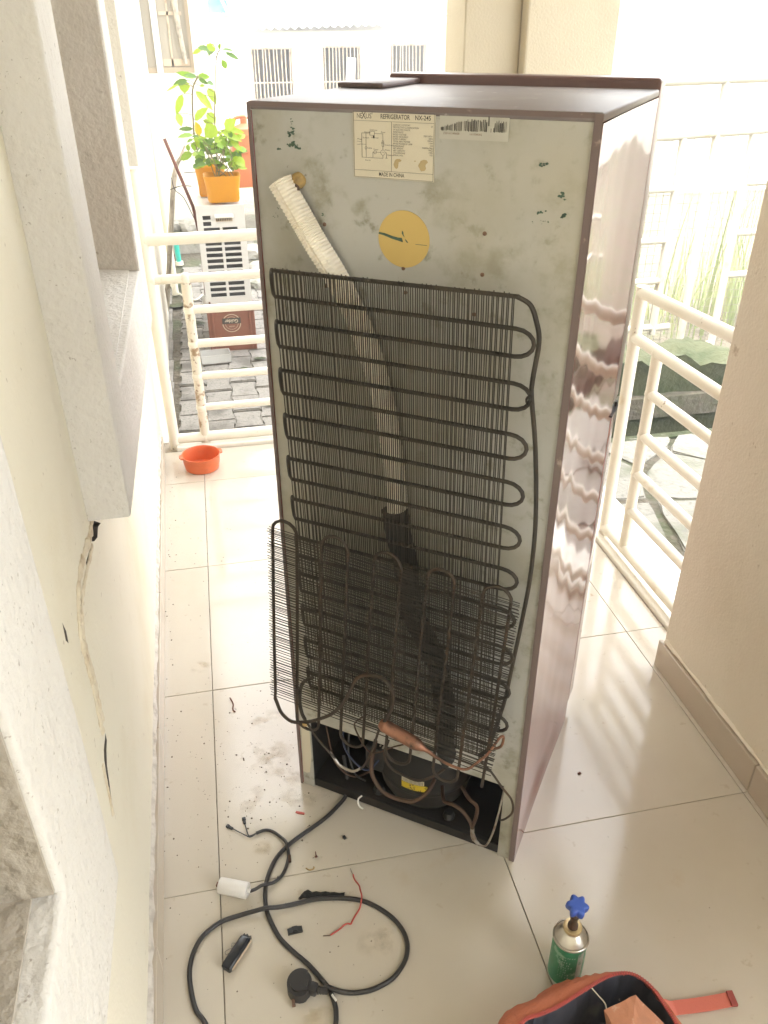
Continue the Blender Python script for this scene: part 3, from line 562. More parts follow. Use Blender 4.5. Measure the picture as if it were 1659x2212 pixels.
# --- thin fog volume round everything, added to stand in for lens glare
hz = MB().box(-68, 68, -63, 83, -1.8, 7.4).build('glare_haze', [], kind='stuff')
mh = bpy.data.materials.new('glare_haze'); mh.use_nodes = True; mh.node_tree.nodes.clear()
vo = mh.node_tree.nodes.new('ShaderNodeVolumePrincipled'); vo.inputs['Density'].default_value = GLARE_HAZE; vo.inputs['Color'].default_value = (.97, .97, .95, 1); vo.inputs['Anisotropy'].default_value = .3
ou = mh.node_tree.nodes.new('ShaderNodeOutputMaterial'); mh.node_tree.links.new(vo.outputs[0], ou.inputs['Volume']); hz.data.materials.append(mh)
LEAF_A=[[0.259,4.016,1.422,0.213,4.034,1.451,0.0399],[0.246,4.092,1.432,0.222,4.062,1.401,0.0533],[0.222,4.059,1.426,0.167,4.045,1.436,0.0333],[0.182,4.078,1.423,0.135,4.091,1.406,0.0266],[0.265,4.011,1.427,0.244,3.964,1.447,0.0233],[0.279,4.1,1.425,0.29,4.085,1.454,0.02],[0.296,4.091,1.425,0.355,4.042,1.418,0.0233],[0.31,4.053,1.41,0.387,4.061,1.377,0.0253],[0.288,4.027,1.376,0.31,4.053,1.33,0.0333],[0.201,4.108,1.236,0.236,4.061,1.165,0.0466],[0.13,4.003,1.228,0.214,3.996,1.136,0.0466],[0.182,4.113,1.111,0.223,4.093,1.063,0.0533],[0.22,4.026,1.051,0.156,4.01,1.0,0.0799],[0.27,4.003,1.038,0.329,3.971,1.088,0.0666],[0.278,4.053,1.036,0.376,4.042,1.013,0.0333],[0.241,4.028,1.029,0.358,3.996,0.98,0.0413],[0.282,4.026,0.968,0.234,4.013,0.971,0.0413],[0.294,4.035,0.972,0.358,3.986,0.921,0.03],[0.154,4.101,1.075,0.216,4.095,1.05,0.0333],[0.226,4.077,0.98,0.219,4.042,0.929,0.0399],[0.189,4.119,0.96,0.189,4.138,0.907,0.0266],[0.237,4.015,0.998,0.266,3.991,0.945,0.0333],[0.154,4.087,0.899,0.185,4.093,0.928,0.0316],[0.12,4.112,0.988,0.083,4.096,0.995,0.0243],[0.356,4.1,0.904,0.311,4.103,0.91,0.0319],[0.13,4.036,0.89,0.083,4.033,0.892,0.0338],[0.277,4.106,0.976,0.236,4.124,0.992,0.0256],[0.094,4.061,0.848,0.106,4.058,0.888,0.0364],[0.27,4.004,0.84,0.299,3.974,0.881,0.0283],[0.333,4.096,0.833,0.366,4.079,0.83,0.024],[0.345,4.021,0.92,0.327,4.015,0.946,0.0294],[0.197,4.084,0.931,0.184,4.088,0.965,0.0368],[0.263,4.045,0.833,0.201,4.03,0.84,0.0325],[0.128,4.061,0.848,0.072,4.073,0.83,0.0306],[0.284,4.063,0.955,0.237,4.044,0.965,0.0253],[0.102,4.059,0.85,0.073,4.011,0.845,0.0349],[0.205,4.005,0.974,0.251,4.011,0.997,0.0362],[0.102,4.118,0.884,0.149,4.115,0.867,0.0261],[0.315,4.047,0.822,0.318,4.011,0.875,0.0257],[0.111,4.06,0.893,0.142,4.089,0.877,0.0276],[0.259,4.092,0.962,0.31,4.086,0.944,0.0258],[0.339,4.103,0.829,0.364,4.072,0.862,0.0297],[0.259,4.062,0.89,0.252,4.088,0.923,0.0375],[0.226,4.069,0.918,0.198,4.056,0.937,0.0256],[0.347,4.032,0.904,0.343,4.026,0.927,0.0277],[0.254,4.115,0.983,0.233,4.065,1.022,0.0211],[0.258,4.094,0.908,0.232,4.11,0.93,0.0332],[0.295,4.106,0.983,0.344,4.116,0.968,0.0379],[0.159,4.097,0.912,0.148,4.089,0.942,0.0268],[0.177,4.067,0.93,0.165,4.051,0.96,0.027],[0.301,4.007,0.992,0.291,4.026,1.028,0.0258],[0.145,4.068,0.856,0.179,4.034,0.871,0.0281],[0.282,4.061,0.974,0.312,4.049,0.996,0.0355],[0.2,4.043,0.849,0.241,4.021,0.854,0.0321],[0.325,4.065,0.913,0.358,4.064,0.921,0.0298],[0.137,4.073,0.855,0.102,4.06,0.862,0.0252],[0.3,4.003,0.888,0.26,3.972,0.901,0.0224],[0.163,4.021,0.863,0.199,4.018,0.879,0.0277],[0.205,4.103,0.919,0.17,4.117,0.912,0.0201],[0.335,4.096,0.833,0.295,4.111,0.816,0.0377],[0.339,4.031,0.956,0.293,4.048,0.976,0.0323],[0.232,4.081,0.941,0.258,4.037,0.966,0.0212],[0.249,4.002,0.95,0.219,3.953,0.962,0.0368],[0.267,4.091,0.828,0.207,4.061,0.829,0.0307],[0.092,4.013,0.875,0.131,4.013,0.878,0.0323],[0.231,4.041,0.924,0.182,3.997,0.92,0.0263],[0.151,4.019,0.852,0.162,4.011,0.894,0.0265],[0.144,4.02,0.909,0.11,3.992,0.919,0.0347],[0.33,4.085,0.848,0.3,4.072,0.855,0.0317],[0.325,4.039,0.984,0.358,4.027,1.0,0.0298],[0.203,4.003,0.92,0.176,3.984,0.931,0.021],[0.133,4.051,0.975,0.189,4.016,0.964,0.0359],[0.116,4.013,0.916,0.146,4.035,0.933,0.0265],[0.26,4.061,0.891,0.282,4.028,0.917,0.0261],[0.124,4.073,0.899,0.093,4.088,0.918,0.0215],[0.142,4.002,0.938,0.124,3.954,0.981,0.0271],[0.299,4.018,0.889,0.315,4.025,0.918,0.0292],[0.277,4.019,0.925,0.247,4.026,0.947,0.0245],[0.23,4.081,0.871,0.271,4.075,0.861,0.0279],[0.314,4.026,0.833,0.351,4.055,0.866,0.0347],[0.162,4.096,0.911,0.218,4.087,0.908,0.0323],[0.319,4.027,0.858,0.287,4.029,0.89,0.0305],[0.118,4.047,0.897,0.145,4.043,0.883,0.0344],[0.113,4.039,0.983,0.169,4.039,0.974,0.0233],[0.093,4.007,0.859,0.149,3.981,0.858,0.0325],[0.306,4.116,0.818,0.292,4.136,0.857,0.0206],[0.292,4.037,0.906,0.268,4.055,0.92,0.0339],[0.343,4.037,0.982,0.381,4.062,1.004,0.0354],[0.162,4.089,0.961,0.208,4.073,0.978,0.034],[0.198,4.03,0.935,0.218,3.981,0.967,0.0278],[0.115,4.105,0.905,0.074,4.058,0.898,0.0339],[0.131,4.098,0.872,0.087,4.125,0.889,0.0296],[0.217,4.068,0.882,0.181,4.032,0.884,0.0218],[0.282,4.104,0.827,0.284,4.132,0.857,0.0334],[0.146,4.084,0.947,0.194,4.075,0.956,0.0258],[0.15,4.045,0.878,0.112,4.023,0.872,0.0331],[0.193,4.025,0.852,0.184,4.029,0.879,0.024],[0.1,4.052,0.916,0.12,4.017,0.942,0.0267],[0.171,4.013,0.868,0.233,4.016,0.866,0.0289],[0.249,4.036,0.915,0.194,4.026,0.924,0.0304],[0.214,4.039,0.872,0.172,4.059,0.873,0.0336],[0.347,4.108,0.904,0.381,4.059,0.919,0.0334],[0.26,4.024,0.831,0.222,4.0,0.838,0.0235],[0.167,4.118,0.956,0.126,4.131,0.984,0.0367],[0.152,4.041,0.849,0.186,4.008,0.874,0.0336],[0.124,4.081,0.978,0.086,4.098,0.981,0.0266],[0.242,4.112,0.87,0.275,4.089,0.855,0.0281],[0.226,4.106,0.952,0.21,4.111,0.995,0.0273],[0.242,4.058,0.973,0.287,4.087,0.989,0.0221],[0.317,4.028,0.838,0.377,4.036,0.826,0.027],[0.289,4.01,0.867,0.33,3.974,0.895,0.0322],[0.309,4.109,0.94,0.256,4.076,0.967,0.0325],[0.24,4.091,0.97,0.245,4.089,1.001,0.0334],[0.27,4.101,0.89,0.321,4.08,0.898,0.0317],[0.132,4.041,0.845,0.114,4.014,0.869,0.0373],[0.133,4.104,0.934,0.097,4.102,0.957,0.0303],[0.264,4.115,0.907,0.293,4.135,0.922,0.0213],[0.274,4.016,0.867,0.269,4.01,0.908,0.0267],[0.315,4.013,0.886,0.359,3.966,0.846,0.0533],[0.345,4.009,0.924,0.379,4.028,0.932,0.0399],[0.195,4.095,0.802,0.239,4.111,0.784,0.0266],[0.275,4.041,0.835,0.3,4.04,0.812,0.02],[0.314,4.094,0.904,0.353,4.074,0.877,0.0366]]
LEAF_B=[[0.139,4.195,1.284,0.033,4.221,1.316,0.0352],[0.145,4.087,1.295,0.078,4.044,1.309,0.027],[0.151,4.18,1.29,0.218,4.189,1.289,0.0352],[0.078,4.16,1.266,0.066,4.135,1.213,0.0622],[0.091,4.153,1.274,0.011,4.151,1.254,0.0352],[0.043,4.15,1.257,-0.029,4.112,1.226,0.0108],[0.155,4.132,1.282,0.204,4.113,1.256,0.0237],[0.2,4.167,1.261,0.237,4.196,1.251,0.027],[0.157,4.194,1.242,0.184,4.187,1.245,0.0216],[0.054,4.133,1.205,0.01,4.105,1.107,0.0419],[0.019,4.084,1.114,0.032,4.037,1.054,0.0406],[0.11,4.136,1.073,0.182,4.111,1.143,0.0554],[0.093,4.126,1.031,0.008,4.147,1.031,0.0257],[0.124,4.143,0.992,0.112,4.138,1.067,0.0487],[0.087,4.108,1.002,0.004,4.06,0.998,0.0338],[0.121,4.119,0.995,0.133,4.08,0.922,0.0554],[0.074,4.141,0.899,-0.004,4.171,0.868,0.0487],[0.084,4.161,0.975,0.052,4.125,0.963,0.0203],[0.087,4.187,0.955,0.087,4.201,0.903,0.0372],[0.056,4.168,0.947,0.051,4.191,0.905,0.027],[0.145,4.172,0.983,0.17,4.185,0.936,0.027]]
# ------------------------------------------------------------------ yard things
# air conditioner outdoor unit on a bottle crate
ac = thing('air_conditioner', 'white air conditioner outdoor unit standing end-on on the brown crate', 'air conditioner', (.195, 3.9, .078))
MB().box(-.136, .136, .0135, .80, 0, .572, bev=.012).build('casing', m_acwhite, ac)
holes = [(-.103, -.058, .497, .520), (-.103, -.058, .463, .486)]
holes += [(-.103, -.012, .430, .453), (.004, .090, .430, .453)]
for k in range(11):
    z = .385-k*.0335
    holes += [(-.103, -.010, z, z+.0225), (.006, .100, z, z+.0225)]
MB().panel(-.137, .137, .002, .575, holes, .012, lambda u, v, w_: (u, w_, v)).build('end_panel', m_acwhite, ac)
for h in holes: MB().box(h[0]-.001, h[1]+.001, .0085, .0125, h[2]-.001, h[3]+.001).build('vent_slot', m_dark, ac)
hb = MB().box(-.035, .072, -.012, .0, .505, .526, bev=.005).build('handle', m_white, ac)
for k in range(9): MB().box(-.026+k*.0100, -.021+k*.0100, -.006, -.0005, .490, .505).build('grip_rib', m_print_dark, hb)
MB().box(-.030, .066, -.004, -.0003, .486, .506).build('handle_recess', m_bar, ac)
MB().lathe([(.006, 0), (.006, .012)], 8).xf(Matrix.Rotation(R(90), 4, 'X')).build('bolt', m_rust, ac, loc=(-.118, 0, .018))
MB().box(-.160, -.137, .03, .06, -.002, .05, bev=.003).build('bracket', m_acwhite, ac)
cr = thing('bottle_crate', 'upside-down brown beer crate carrying the air conditioner', 'crate', (.196, 3.872, G))
mb = MB(); mb.panel(-.142, .142, 0, .275, [], .012, lambda u, v, w_: (u, w_, v))
mb.panel(-.142, .142, 0, .275, [], .012, lambda u, v, w_: (u, .388+w_, v))
mb.panel(.013, .387, 0, .275, [], .012, lambda u, v, w_: (-.142+w_, u, v)); mb.panel(.013, .387, 0, .275, [], .012, lambda u, v, w_: (.130+w_, u, v)); mb.box(-.129, .129, .013, .387, .255, .273)
mb.build('crate_body', m_crate, cr)
for x in (-.136, -.112, .112, .136): MB().box(x-.006, x+.006, -.006, -.0003, .002, .273, bev=.002).build('rib', m_crate, cr)
MB().box(-.142, .142, -.009, -.0003, .254, .275, bev=.002).build('rim', m_crate, cr)
em = MB()
for (ra, rb_) in ((.052, .056), (.038, .040)):
    for k in range(32):
        a0, a1 = 2*math.pi*k/32, 2*math.pi*(k+1)/32
        em.bm.faces.new([em.bm.verts.new((r_*math.cos(a), -.0008, r_*math.sin(a))) for r_, a in ((ra, a0), (rb_, a0), (rb_, a1), (ra, a1))])
emo = em.build('round_emblem', m_print_cream, cr, loc=(.0, -.0006, .172))
MB().box(-.056, .056, -.0012, -.001, -.004, .032).build('emblem_band', m_print_dark, emo)
text('emblem_word', 'Gulder', .030, emo, (0, -.0018, .014), (R(90), R(180), 0), m_print_cream, sx=.95, align='CENTER', off=.0006)
text('emblem_ring_word', 'LAGER', .012, emo, (0, -.0018, -.020), (R(90), R(180), 0), m_print_cream, align='CENTER')
# flower pots (cut-down oil jerrycans) on the unit
def sq_loop(hx, hy, r_, n=5):
    out = []
    for (sx, sy, a0) in ((1, 1, 0), (-1, 1, 90), (-1, -1, 180), (1, -1, 270)):
        for k in range(n):
            a = R(a0+90*k/(n-1)); out.append((sx*(hx-r_)+r_*math.cos(a), sy*(hy-r_)+r_*math.sin(a)))
    return out
def pot(t, hx, hy, h, m, top=1.12):
    mb = MB(); rings = []
    for (s_, z) in ((.90, 0), (.97, .012), (1.0, h*.5), (top, h), (top-.035, h), (.95, h*.80)):
        rings.append([mb.bm.verts.new((x*s_, y*s_, z)) for x, y in sq_loop(hx, hy, .03)])
    for a, b in zip(rings, rings[1:]):
        for k in range(len(a)): mb.bm.faces.new((a[k], a[(k+1) % len(a)], b[(k+1) % len(a)], b[k]))
    mb.bm.faces.new(list(reversed(rings[0])))
    mb.build('pot', m, t, smooth=True, ang=50)
    mb = MB(); mb.prism([(x*.94, y*.94) for x, y in sq_loop(hx, hy, .03)], h*.72, h*.80); mb.build('soil', m_soil, t)
p1 = thing('potted_plant', 'square yellow-orange pot of broad green leaves in front on the air conditioner', 'potted plant', (.224, 3.985, .664), 0)
pot(p1, .093, .08, .142, m_pot)
p2 = thing('potted_plant', 'yellow-orange pot half hidden behind the front pot, with one yellowed leaf', 'potted plant', (.165, 4.24, .655), 0)
pot(p2, .08, .07, .165, m_pot)
def leaf_mesh(L, W, m, curl):
    mb = MB(); n = 7; rows = []
    for i in range(n+1):
        t = i/n; wv = W*.5*(math.sin(math.pi*min(1, t**.8))**.75 if 0 < t < 1 else .06)
        if 0 < i < n: wv *= (1.06 if i % 2 else .94)
        zc = -curl*L*t*t
        rows.append([mb.bm.verts.new((-wv, L*t, zc+wv*.28)), mb.bm.verts.new((0, L*t, zc)), mb.bm.verts.new((wv, L*t, zc+wv*.28))])
    for a, b in zip(rows, rows[1:]):
        mb.bm.faces.new((a[0], a[1], b[1], b[0])); mb.bm.faces.new((a[1], a[2], b[2], b[1]))
    return mb.mesh('leaf', m, smooth=True, ang=60)
def put_leaf(t, d, yellow=False):
    org = Vector(t.location); a = Vector(d[0:3])-org; b = Vector(d[3:6])-org; L = (b-a).length; dr_ = (b-a).normalized()
    m = m_leaf_y if yellow else random.choice(m_leaf)
    me = leaf_mesh(L, max(d[6], .014), m, random.uniform(.02, .18))
    z = Vector((random.uniform(-.5, .5), -1, random.uniform(.2, 1.1))).normalized(); x = dr_.cross(z).normalized(); z = x.cross(dr_)
    o = link('leaf', me, t); o.matrix_local = Matrix(((x.x, dr_.x, z.x, a.x), (x.y, dr_.y, z.y, a.y), (x.z, dr_.z, z.z, a.z), (0, 0, 0, 1)))
    return o
for d in LEAF_A: put_leaf(p1, d)
for k, d in enumerate(LEAF_B):
    o = put_leaf(p2, d, yellow=(k == 13))
    if k == 13: o['label'] = 'yellowed leaf'
def stems(t, lists, r_):
    for L_ in lists:
        MB().tube(smooth_path([Vector(p)-Vector(t.location) for p in L_], 5), r_, 6).build('stem', m_stem, t, smooth=True)
SA = [(.193, 4.02, .78), (.212, 4.05, .916), (.218, 4.06, 1.08), (.238, 4.06, 1.238), (.259, 4.06, 1.381), (.283, 4.06, 1.423)]
SB = [(.120, 4.2, .79), (.097, 4.16, .966), (.099, 4.14, 1.076), (.114, 4.14, 1.225), (.151, 4.14, 1.292)]
stems(p1, [SA], .0032); stems(p2, [SB], .0045)
stems(p1, [[(.25+random.uniform(-.07, .07), 4.0, .78), (.25+random.uniform(-.1, .09), 4.0+random.uniform(-.04, .04), .87), (.25+random.uniform(-.12, .1), 4.02, .95+random.uniform(0, .06))] for _ in range(9)], .0028)
brs = []
for d in LEAF_A[:22]:
    a = Vector(d[0:3]); q = min(smooth_path(SA, 6), key=lambda s_: (s_-a).length); q = q-Vector((0, 0, min(.02, (q-a).length*.4)))
    if (q-a).length < .16: brs.append([q, (q+a)/2+Vector((0, 0, -.004)), a])
stems(p1, brs, .0016)
brs = []
for d in LEAF_B:
    a = Vector(d[0:3]); q = min(smooth_path(SB, 6), key=lambda s_: (s_-a).length)
    if (q-a).length < .16: brs.append([q, (q+a)/2+Vector((0, 0, .006)), a])
stems(p2, brs, .0018)
oj = thing('jerrycan', 'orange plastic jerrycan behind the potted plants', 'jerrycan', (.40, 4.52, .655), R(8))
m_orange2 = mat('pale_orange_plastic', (.62, .22, .10), .35, layers=[(10, .6, .8, (.56, .20, .10), 3)], transl=.12)
pot(oj, .095, .075, .30, m_orange2, top=1.0)
mb = MB(); mb.lathe([(.10, .30), (.09, .335), (.03, .36), (.022, .362), (.022, .39), (.0225, .392)], 18, sx=1, sy=.8); mb.build('shoulder', m_orange2, oj, smooth=True)
MB().tube(smooth_path([(-.07, 0, .33), (-.06, 0, .385), (0, 0, .40), (.02, 0, .385)], 5), .011, 8).build('handle', m_orange2, oj, smooth=True)
MB().box(-.06, .06, -.0805, -.0775, .2, .23, bev=.002).build('raised_label', m_orange2, oj)
# downpipe, bar, junk, pipe stub
dp = thing('downpipe', 'cream plastic downpipe against the house wall left of the plants', 'pipe', (-.19, 5.2, 0))
MB().tube([(0, 0, 2.6), (0.004, 0, .70)], .0175, 14).build('pipe', m_pvc, dp, smooth=True)
MB().tube([(0.004, 0, .70), (.008, 0, .64)], .021, 14).build('socket', m_pvc, dp, smooth=True)
MB().tube([(.008, 0, .64), (.014, 0, G)], .025, 14).build('lower_pipe', m_pvc, dp, smooth=True)
tag(MB().tube([(-.093, 4.66, .927), (.034, 4.66, .516), (.06, 4.66, .3), (.05, 4.75, G)], .011, 6).build('steel_bar', m_rust), 'thin rusty brown bar leaning beside the air conditioner', 'bar')
jk = thing('brush_bundle', 'dry grey bundle of torn fibre leaning left of the air conditioner', 'debris', (-.15, 4.75, G))
for k in range(12):
    a = random.uniform(-.035, .035); b = random.uniform(-.03, .05)
    MB().tube(smooth_path([Vector((-.085+a*.5, a, 0.0)), Vector((.005+b*.4, a*.4, .5)), Vector((.09+a*.4, b*.3, .9)), Vector((.165+b*.25, a, 1.03+b))], 5), random.uniform(.002, .009), 5).build('strand', m_dry, jk, smooth=True)
for k, (pts) in enumerate([[(-.082, 4.72, .69), (-.07, 4.7, .62), (-.018, 4.72, .56), (.034, 4.74, .42)], [(-.1, 4.7, .62), (-.03, 4.7, .64), (.04, 4.7, .637)], [(.0, 4.74, .713), (.075, 4.74, .716)]]):
    tag(MB().tube(smooth_path(pts, 6), .003, 5).build('loose_wire', m_dark, smooth=True), ['thin dark wire hanging from the fibre bundle', 'short dark stick crossing the fibre bundle', 'short dark stick above the crossing one'][k], 'wire')
gp = thing('pipe_stub', 'short turquoise plastic pipe standing in the ground behind the railing', 'pipe', (-.155, 6.1, G))
MB().tube([(0, 0, 0), (-.006, 0, .17)], .021, 14).build('pipe', m_green_pipe, gp, smooth=True)
MB().tube([(-.006, 0, .17), (-.009, 0, .225)], .027, 14).build('socket', m_green_pipe, gp, smooth=True)
MB().lathe([(.034, 0), (.032, .03)], 14).build('collar', m_pvc, gp, smooth=True)
tag(MB().tube(smooth_path([(-.25, 5.9, .35), (-.25, 5.6, -.05), (-.2, 5.3, -.17), (-.05, 5.0, -.19), (.02, 5.1, -.185)], 8), .006, 6).build('garden_hose', m_pvc, smooth=True), 'thin pale hose trailing down the wall onto the ground', 'hose')
random.seed(21)
def rock(x, y, s_, label, grp):
    mb = MB(); bmesh.ops.create_icosphere(mb.bm, subdivisions=2, radius=1)
    for v in mb.bm.verts:
        n_ = random.uniform(.78, 1.1); v.co = Vector((v.co.x*s_*n_, v.co.y*s_*n_*.8, v.co.z*s_*n_*.55))
    return tag(mb.build('rubble_stone', m_rock, loc=(x, y, G+s_*.2), rot=(0, 0, random.uniform(0, 3))), label, 'stone', grp)
for (x, y, s_, lb_) in ((-.24, 7.6, .12, 'leftmost of the three grey rubble stones behind the low kerb'), (-.05, 7.5, .15, 'biggest grey rubble stone, middle one behind the low kerb'), (.10, 7.4, .13, 'grey rubble stone behind the low kerb, half hidden by the air conditioner'), (.02, 7.0, .12, 'grey rubble stone lying directly behind the low kerb'),
    (.45, 5.3, .10, 'small grey rubble stone nearest the air conditioner on its right'), (.50, 5.7, .13, 'middle grey rubble stone right of the air conditioner'), (.47, 6.3, .14, 'farthest grey rubble stone right of the air conditioner')):
    rock(x, y, s_, lb_, 'rubble stones behind the air conditioner')
MB().box(-.36, .5, 6.55, 6.75, G-.03, G+.10, bev=.02).build('low_kerb', m_rock); tag(bpy.data.objects['low_kerb'], 'low mossy concrete kerb behind the turquoise pipe stub', 'kerb')
tr = MB(); tr.panel(-.085, .085, -.055, .055, [], .003, lambda u, v, w_: (u, v, .003-w_))
for (a, b, c_, d) in ((-.087, -.083, -.057, .057), (.083, .087, -.057, .057), (-.083, .083, -.057, -.053), (-.083, .083, .053, .057)): tr.box(a, b, c_, d, .004, .05)
tag(tr.build('plastic_tray', m_clear, loc=(.08, 3.70, G+.004), rot=(0, 0, R(4))), 'empty milky clear plastic tray on the pavers before the crate', 'tray')
for k, (x, y, r_) in enumerate([(.23, 3.52, .05), (.34, 3.68, .04), (-.16, 4.9, .09), (-.03, 4.45, .07), (.10, 3.5, .035), (.33, 2.95, .03), (-.2, 5.4, .1)]):
    mb = MB(); n_ = 16
    mb.bm.faces.new([mb.bm.verts.new((r_*random.uniform(.6, 1.1)*math.cos(6.283*i/n_), r_*.6*random.uniform(.6, 1.1)*math.sin(6.283*i/n_), 0)) for i in range(n_)])
    mb.build('moss_patch', m_moss, pv, loc=(x, y-2.3, .006+k*.0005))
tag(pv, kind='structure'); tag(sp, kind='structure')
for o_ in (pv, sp):
    if 'category' in o_: del o_['category']
# ================================================================== THE REFRIGERATOR
FRZ = math.atan2(-.58914, .80803)
fr = thing('refrigerator', 'maroon refrigerator seen from behind with black wire condenser on its grimy grey back', 'refrigerator', (.1964, .2408, 0), FRZ)
XZ = lambda u, v, w_: (u, w_, v)
# cabinet
mb = MB(); MY, MZ = 36, 96; gv = []
for i in range(MY+1):
    s_ = i/MY; r_ = []
    for j in range(MZ+1):
        z = 1.4305*j/MZ; y = .455*s_; ez = min(1, min(z, 1.4305-z)/.09); ez = ez*ez*(3-2*ez)
        dent = .0080*(1-(2*s_-1)**2)*(.25+.75*ez)
        r_.append(mb.bm.verts.new((.520-dent+.0007*noise.noise(Vector((y*9, z*4, 0)))*min(1, 8*s_*(1-s_)), y, z)))
    gv.append(r_)
for i in range(MY):
    for j in range(MZ): mb.bm.faces.new((gv[i][j], gv[i+1][j], gv[i+1][j+1], gv[i][j+1]))
mb.panel(0, .455, 0, 1.4305, [], .004, lambda u, v, w_: (.5085+w_*.5, u, v)); mb.box(.5086, .5197, .0003, .004, .001, 1.430); mb.box(.5086, .5197, .451, .4548, .001, 1.430)
mb.build('side_panel', m_maroon, fr, smooth=True)
MB().box(0, .0070, 0, .455, .0, 1.4305, bev=.003, seg=3).build('side_panel', m_maroon, fr, smooth=True)
MB().box(0, .520, 0, .455, 1.431, 1.443, bev=.004, seg=3).build('top_panel', m_maroon_top, fr, smooth=True)
MB().box(.0005, .0068, -.0012, -.0002, .0, 1.441).build('rear_flange', m_maroon_edge, fr)
MB().box(.5085, .5195, -.0012, -.0002, .0, 1.441).build('rear_flange', m_maroon_edge, fr)
MB().box(.0069, .5084, -.0012, -.0002, 1.4362, 1.4425).build('rear_flange', m_maroon_edge, fr)
MB().panel(.0072, .5078, .0, 1.4358, [(.035, .4825, -.1, .215)], .004, lambda u, v, w_: (u, .002+w_, v)).build('back_panel', m_back, fr)
MB().box(.0075, .5075, .26, .452, .02, 1.43).build('inner_body', m_dark, fr)
MB().box(.0075, .5075, .0065, .258, .222, 1.43).build('inner_body', m_dark, fr)
MB().box(.0075, .0348, .0065, .258, .0, .221).build('recess_side', m_comp, fr); MB().box(.4828, .5075, .0065, .258, .0, .221).build('recess_side', m_comp, fr)
MB().box(.036, .4815, .012, .25, .022, .028).build('base_plate', m_comp, fr)
MB().box(.036, .4815, .004, .012, .004, .028, bev=.001).build('base_rail', m_comp, fr)
# doors beyond the cabinet
MB().box(.02, .519, .464, .525, .868, 1.459, bev=.006, seg=3).build('freezer_door', m_maroon_matt, fr, smooth=True)
MB().box(.02, .519, .464, .525, .05, .846, bev=.006, seg=3).build('main_door', m_maroon, fr, smooth=True)
MB().box(.03, .51, .4552, .4638, .06, 1.44).build('door_gasket', m_dark, fr)
mb = MB(); mb.box(.455, .5235, .45, .515, .8485, .852, bev=.0008); mb.box(.517, .5215, .504, .516, .838, .862, bev=.001); mb.build('middle_hinge', m_comp, fr)
mb = MB(); mb.box(-.002, .085, .295, .462, 1.4435, 1.452, bev=.003); mb.build('hinge_cover', m_maroon_edge, fr, smooth=True)
MB().box(.45, .49, .40, .44, .0, .02).build('foot', m_dark, fr)
# printed label
lb = MB().box(.173, .2962, .0005, .0018, 1.3485, 1.4355).build('rating_label', m_label, fr)
def ln(x0, z0, x1, z1, wd=.00035, y=-.0002+.0004, m=None, nm='printed_line'):
    return (x0, z0, x1, z1, wd)
lines = [(.1742, 1.4345, .2950, 1.4345), (.1742, 1.3495, .2950, 1.3495), (.1742, 1.3495, .1742, 1.4345), (.2950, 1.3495, .2950, 1.4345), (.1742, 1.4226, .2950, 1.4226), (.1742, 1.3588, .2950, 1.3588), (.2322, 1.3588, .2322, 1.4226)]
lines += [(.1865, 1.3755, .1865, 1.407), (.1865, 1.407, .199, 1.407), (.199, 1.4045, .206, 1.4045), (.199, 1.4095, .206, 1.4095), (.199, 1.4045, .199, 1.4095), (.206, 1.4045, .206, 1.4095), (.206, 1.407, .219, 1.407), (.219, 1.407, .219, 1.398),
          (.2178, 1.398, .2202, 1.398), (.2178, 1.391, .2202, 1.391), (.2178, 1.391, .2178, 1.398), (.2202, 1.391, .2202, 1.398), (.219, 1.391, .219, 1.3865), (.1865, 1.3755, .219, 1.3755), (.219, 1.3795, .219, 1.3755), (.2035, 1.3755, .2035, 1.383), (.2035, 1.383, .216, 1.383),
          (.193, 1.407, .193, 1.3755), (.179, 1.396, .183, 1.396), (.179, 1.392, .183, 1.392), (.183, 1.3955, .1865, 1.3955), (.183, 1.3925, .193, 1.3925), (.2222, 1.383, .2245, 1.383), (.2245, 1.383, .2245, 1.376), (.223, 1.376, .226, 1.376), (.204, 1.404, .206, 1.401)]
mb = MB()
for (x0, z0, x1, z1) in lines:
    w_ = .00016; mb.box(min(x0, x1)-w_, max(x0, x1)+w_, .0001, .0004, min(z0, z1)-w_, max(z0, z1)+w_)
for (cx, cz, r_) in ((.219, 1.383, .0034), (.193, 1.388, .0018), (.207, 1.383, .0022)):
    mb.tube([(cx+r_*math.cos(a*.3927), .0002, cz+r_*math.sin(a*.3927)) for a in range(16)], .00016, 4, closed=True)
mb.build('circuit_drawing', m_print_dark, lb, kind='stuff')
fits = []
def T(s_, x0, x1, z, size, m=m_print_dark, par=lb, y=.0003, off=0.0, nm='printed_text'):
    o = text(nm, s_, size, par, (x0, y, z), (R(90), 0, 0), m, off=off); fits.append((o, x1-x0)); return o
T('NE', .179, .1868, 1.4285, .0088); T('X', .1862, .1935, 1.4288, .0135); T('US', .1928, .2012, 1.4285, .0088); T('\u00ae', .2018, .2038, 1.432, .0035)
T('REFRIGERATOR', .2153, .2590, 1.4285, .0082, off=.0001); T('NX-245', .2668, .2895, 1.4285, .0082, off=.0001)
T('MADE IN CHINA', .2125, .2515, 1.3543, .0074, off=.00008)
spec = ['CLIMATIC CATEGORY', 'PROTECTIVE CLASSIFICATION', 'OF ELECTRIC SHOCK', 'RESISTANCE', 'RATED VOLTAGE', 'RATED FREQUENCY', 'RATED CURRENT', 'TOTAL INPUT POWER', 'RATED POWER OF LAMP', 'REFRIGERANT', 'NET WEIGHT', 'NET CAPACITY', 'CYCLOPENTANE', 'SERIAL NO.']
vals = ['ST', '', '', '', '220-240V~', '50Hz', '0.85A', '110W', '10W', 'R600A(38g)', '44Kg', '190L', 'YES', '']
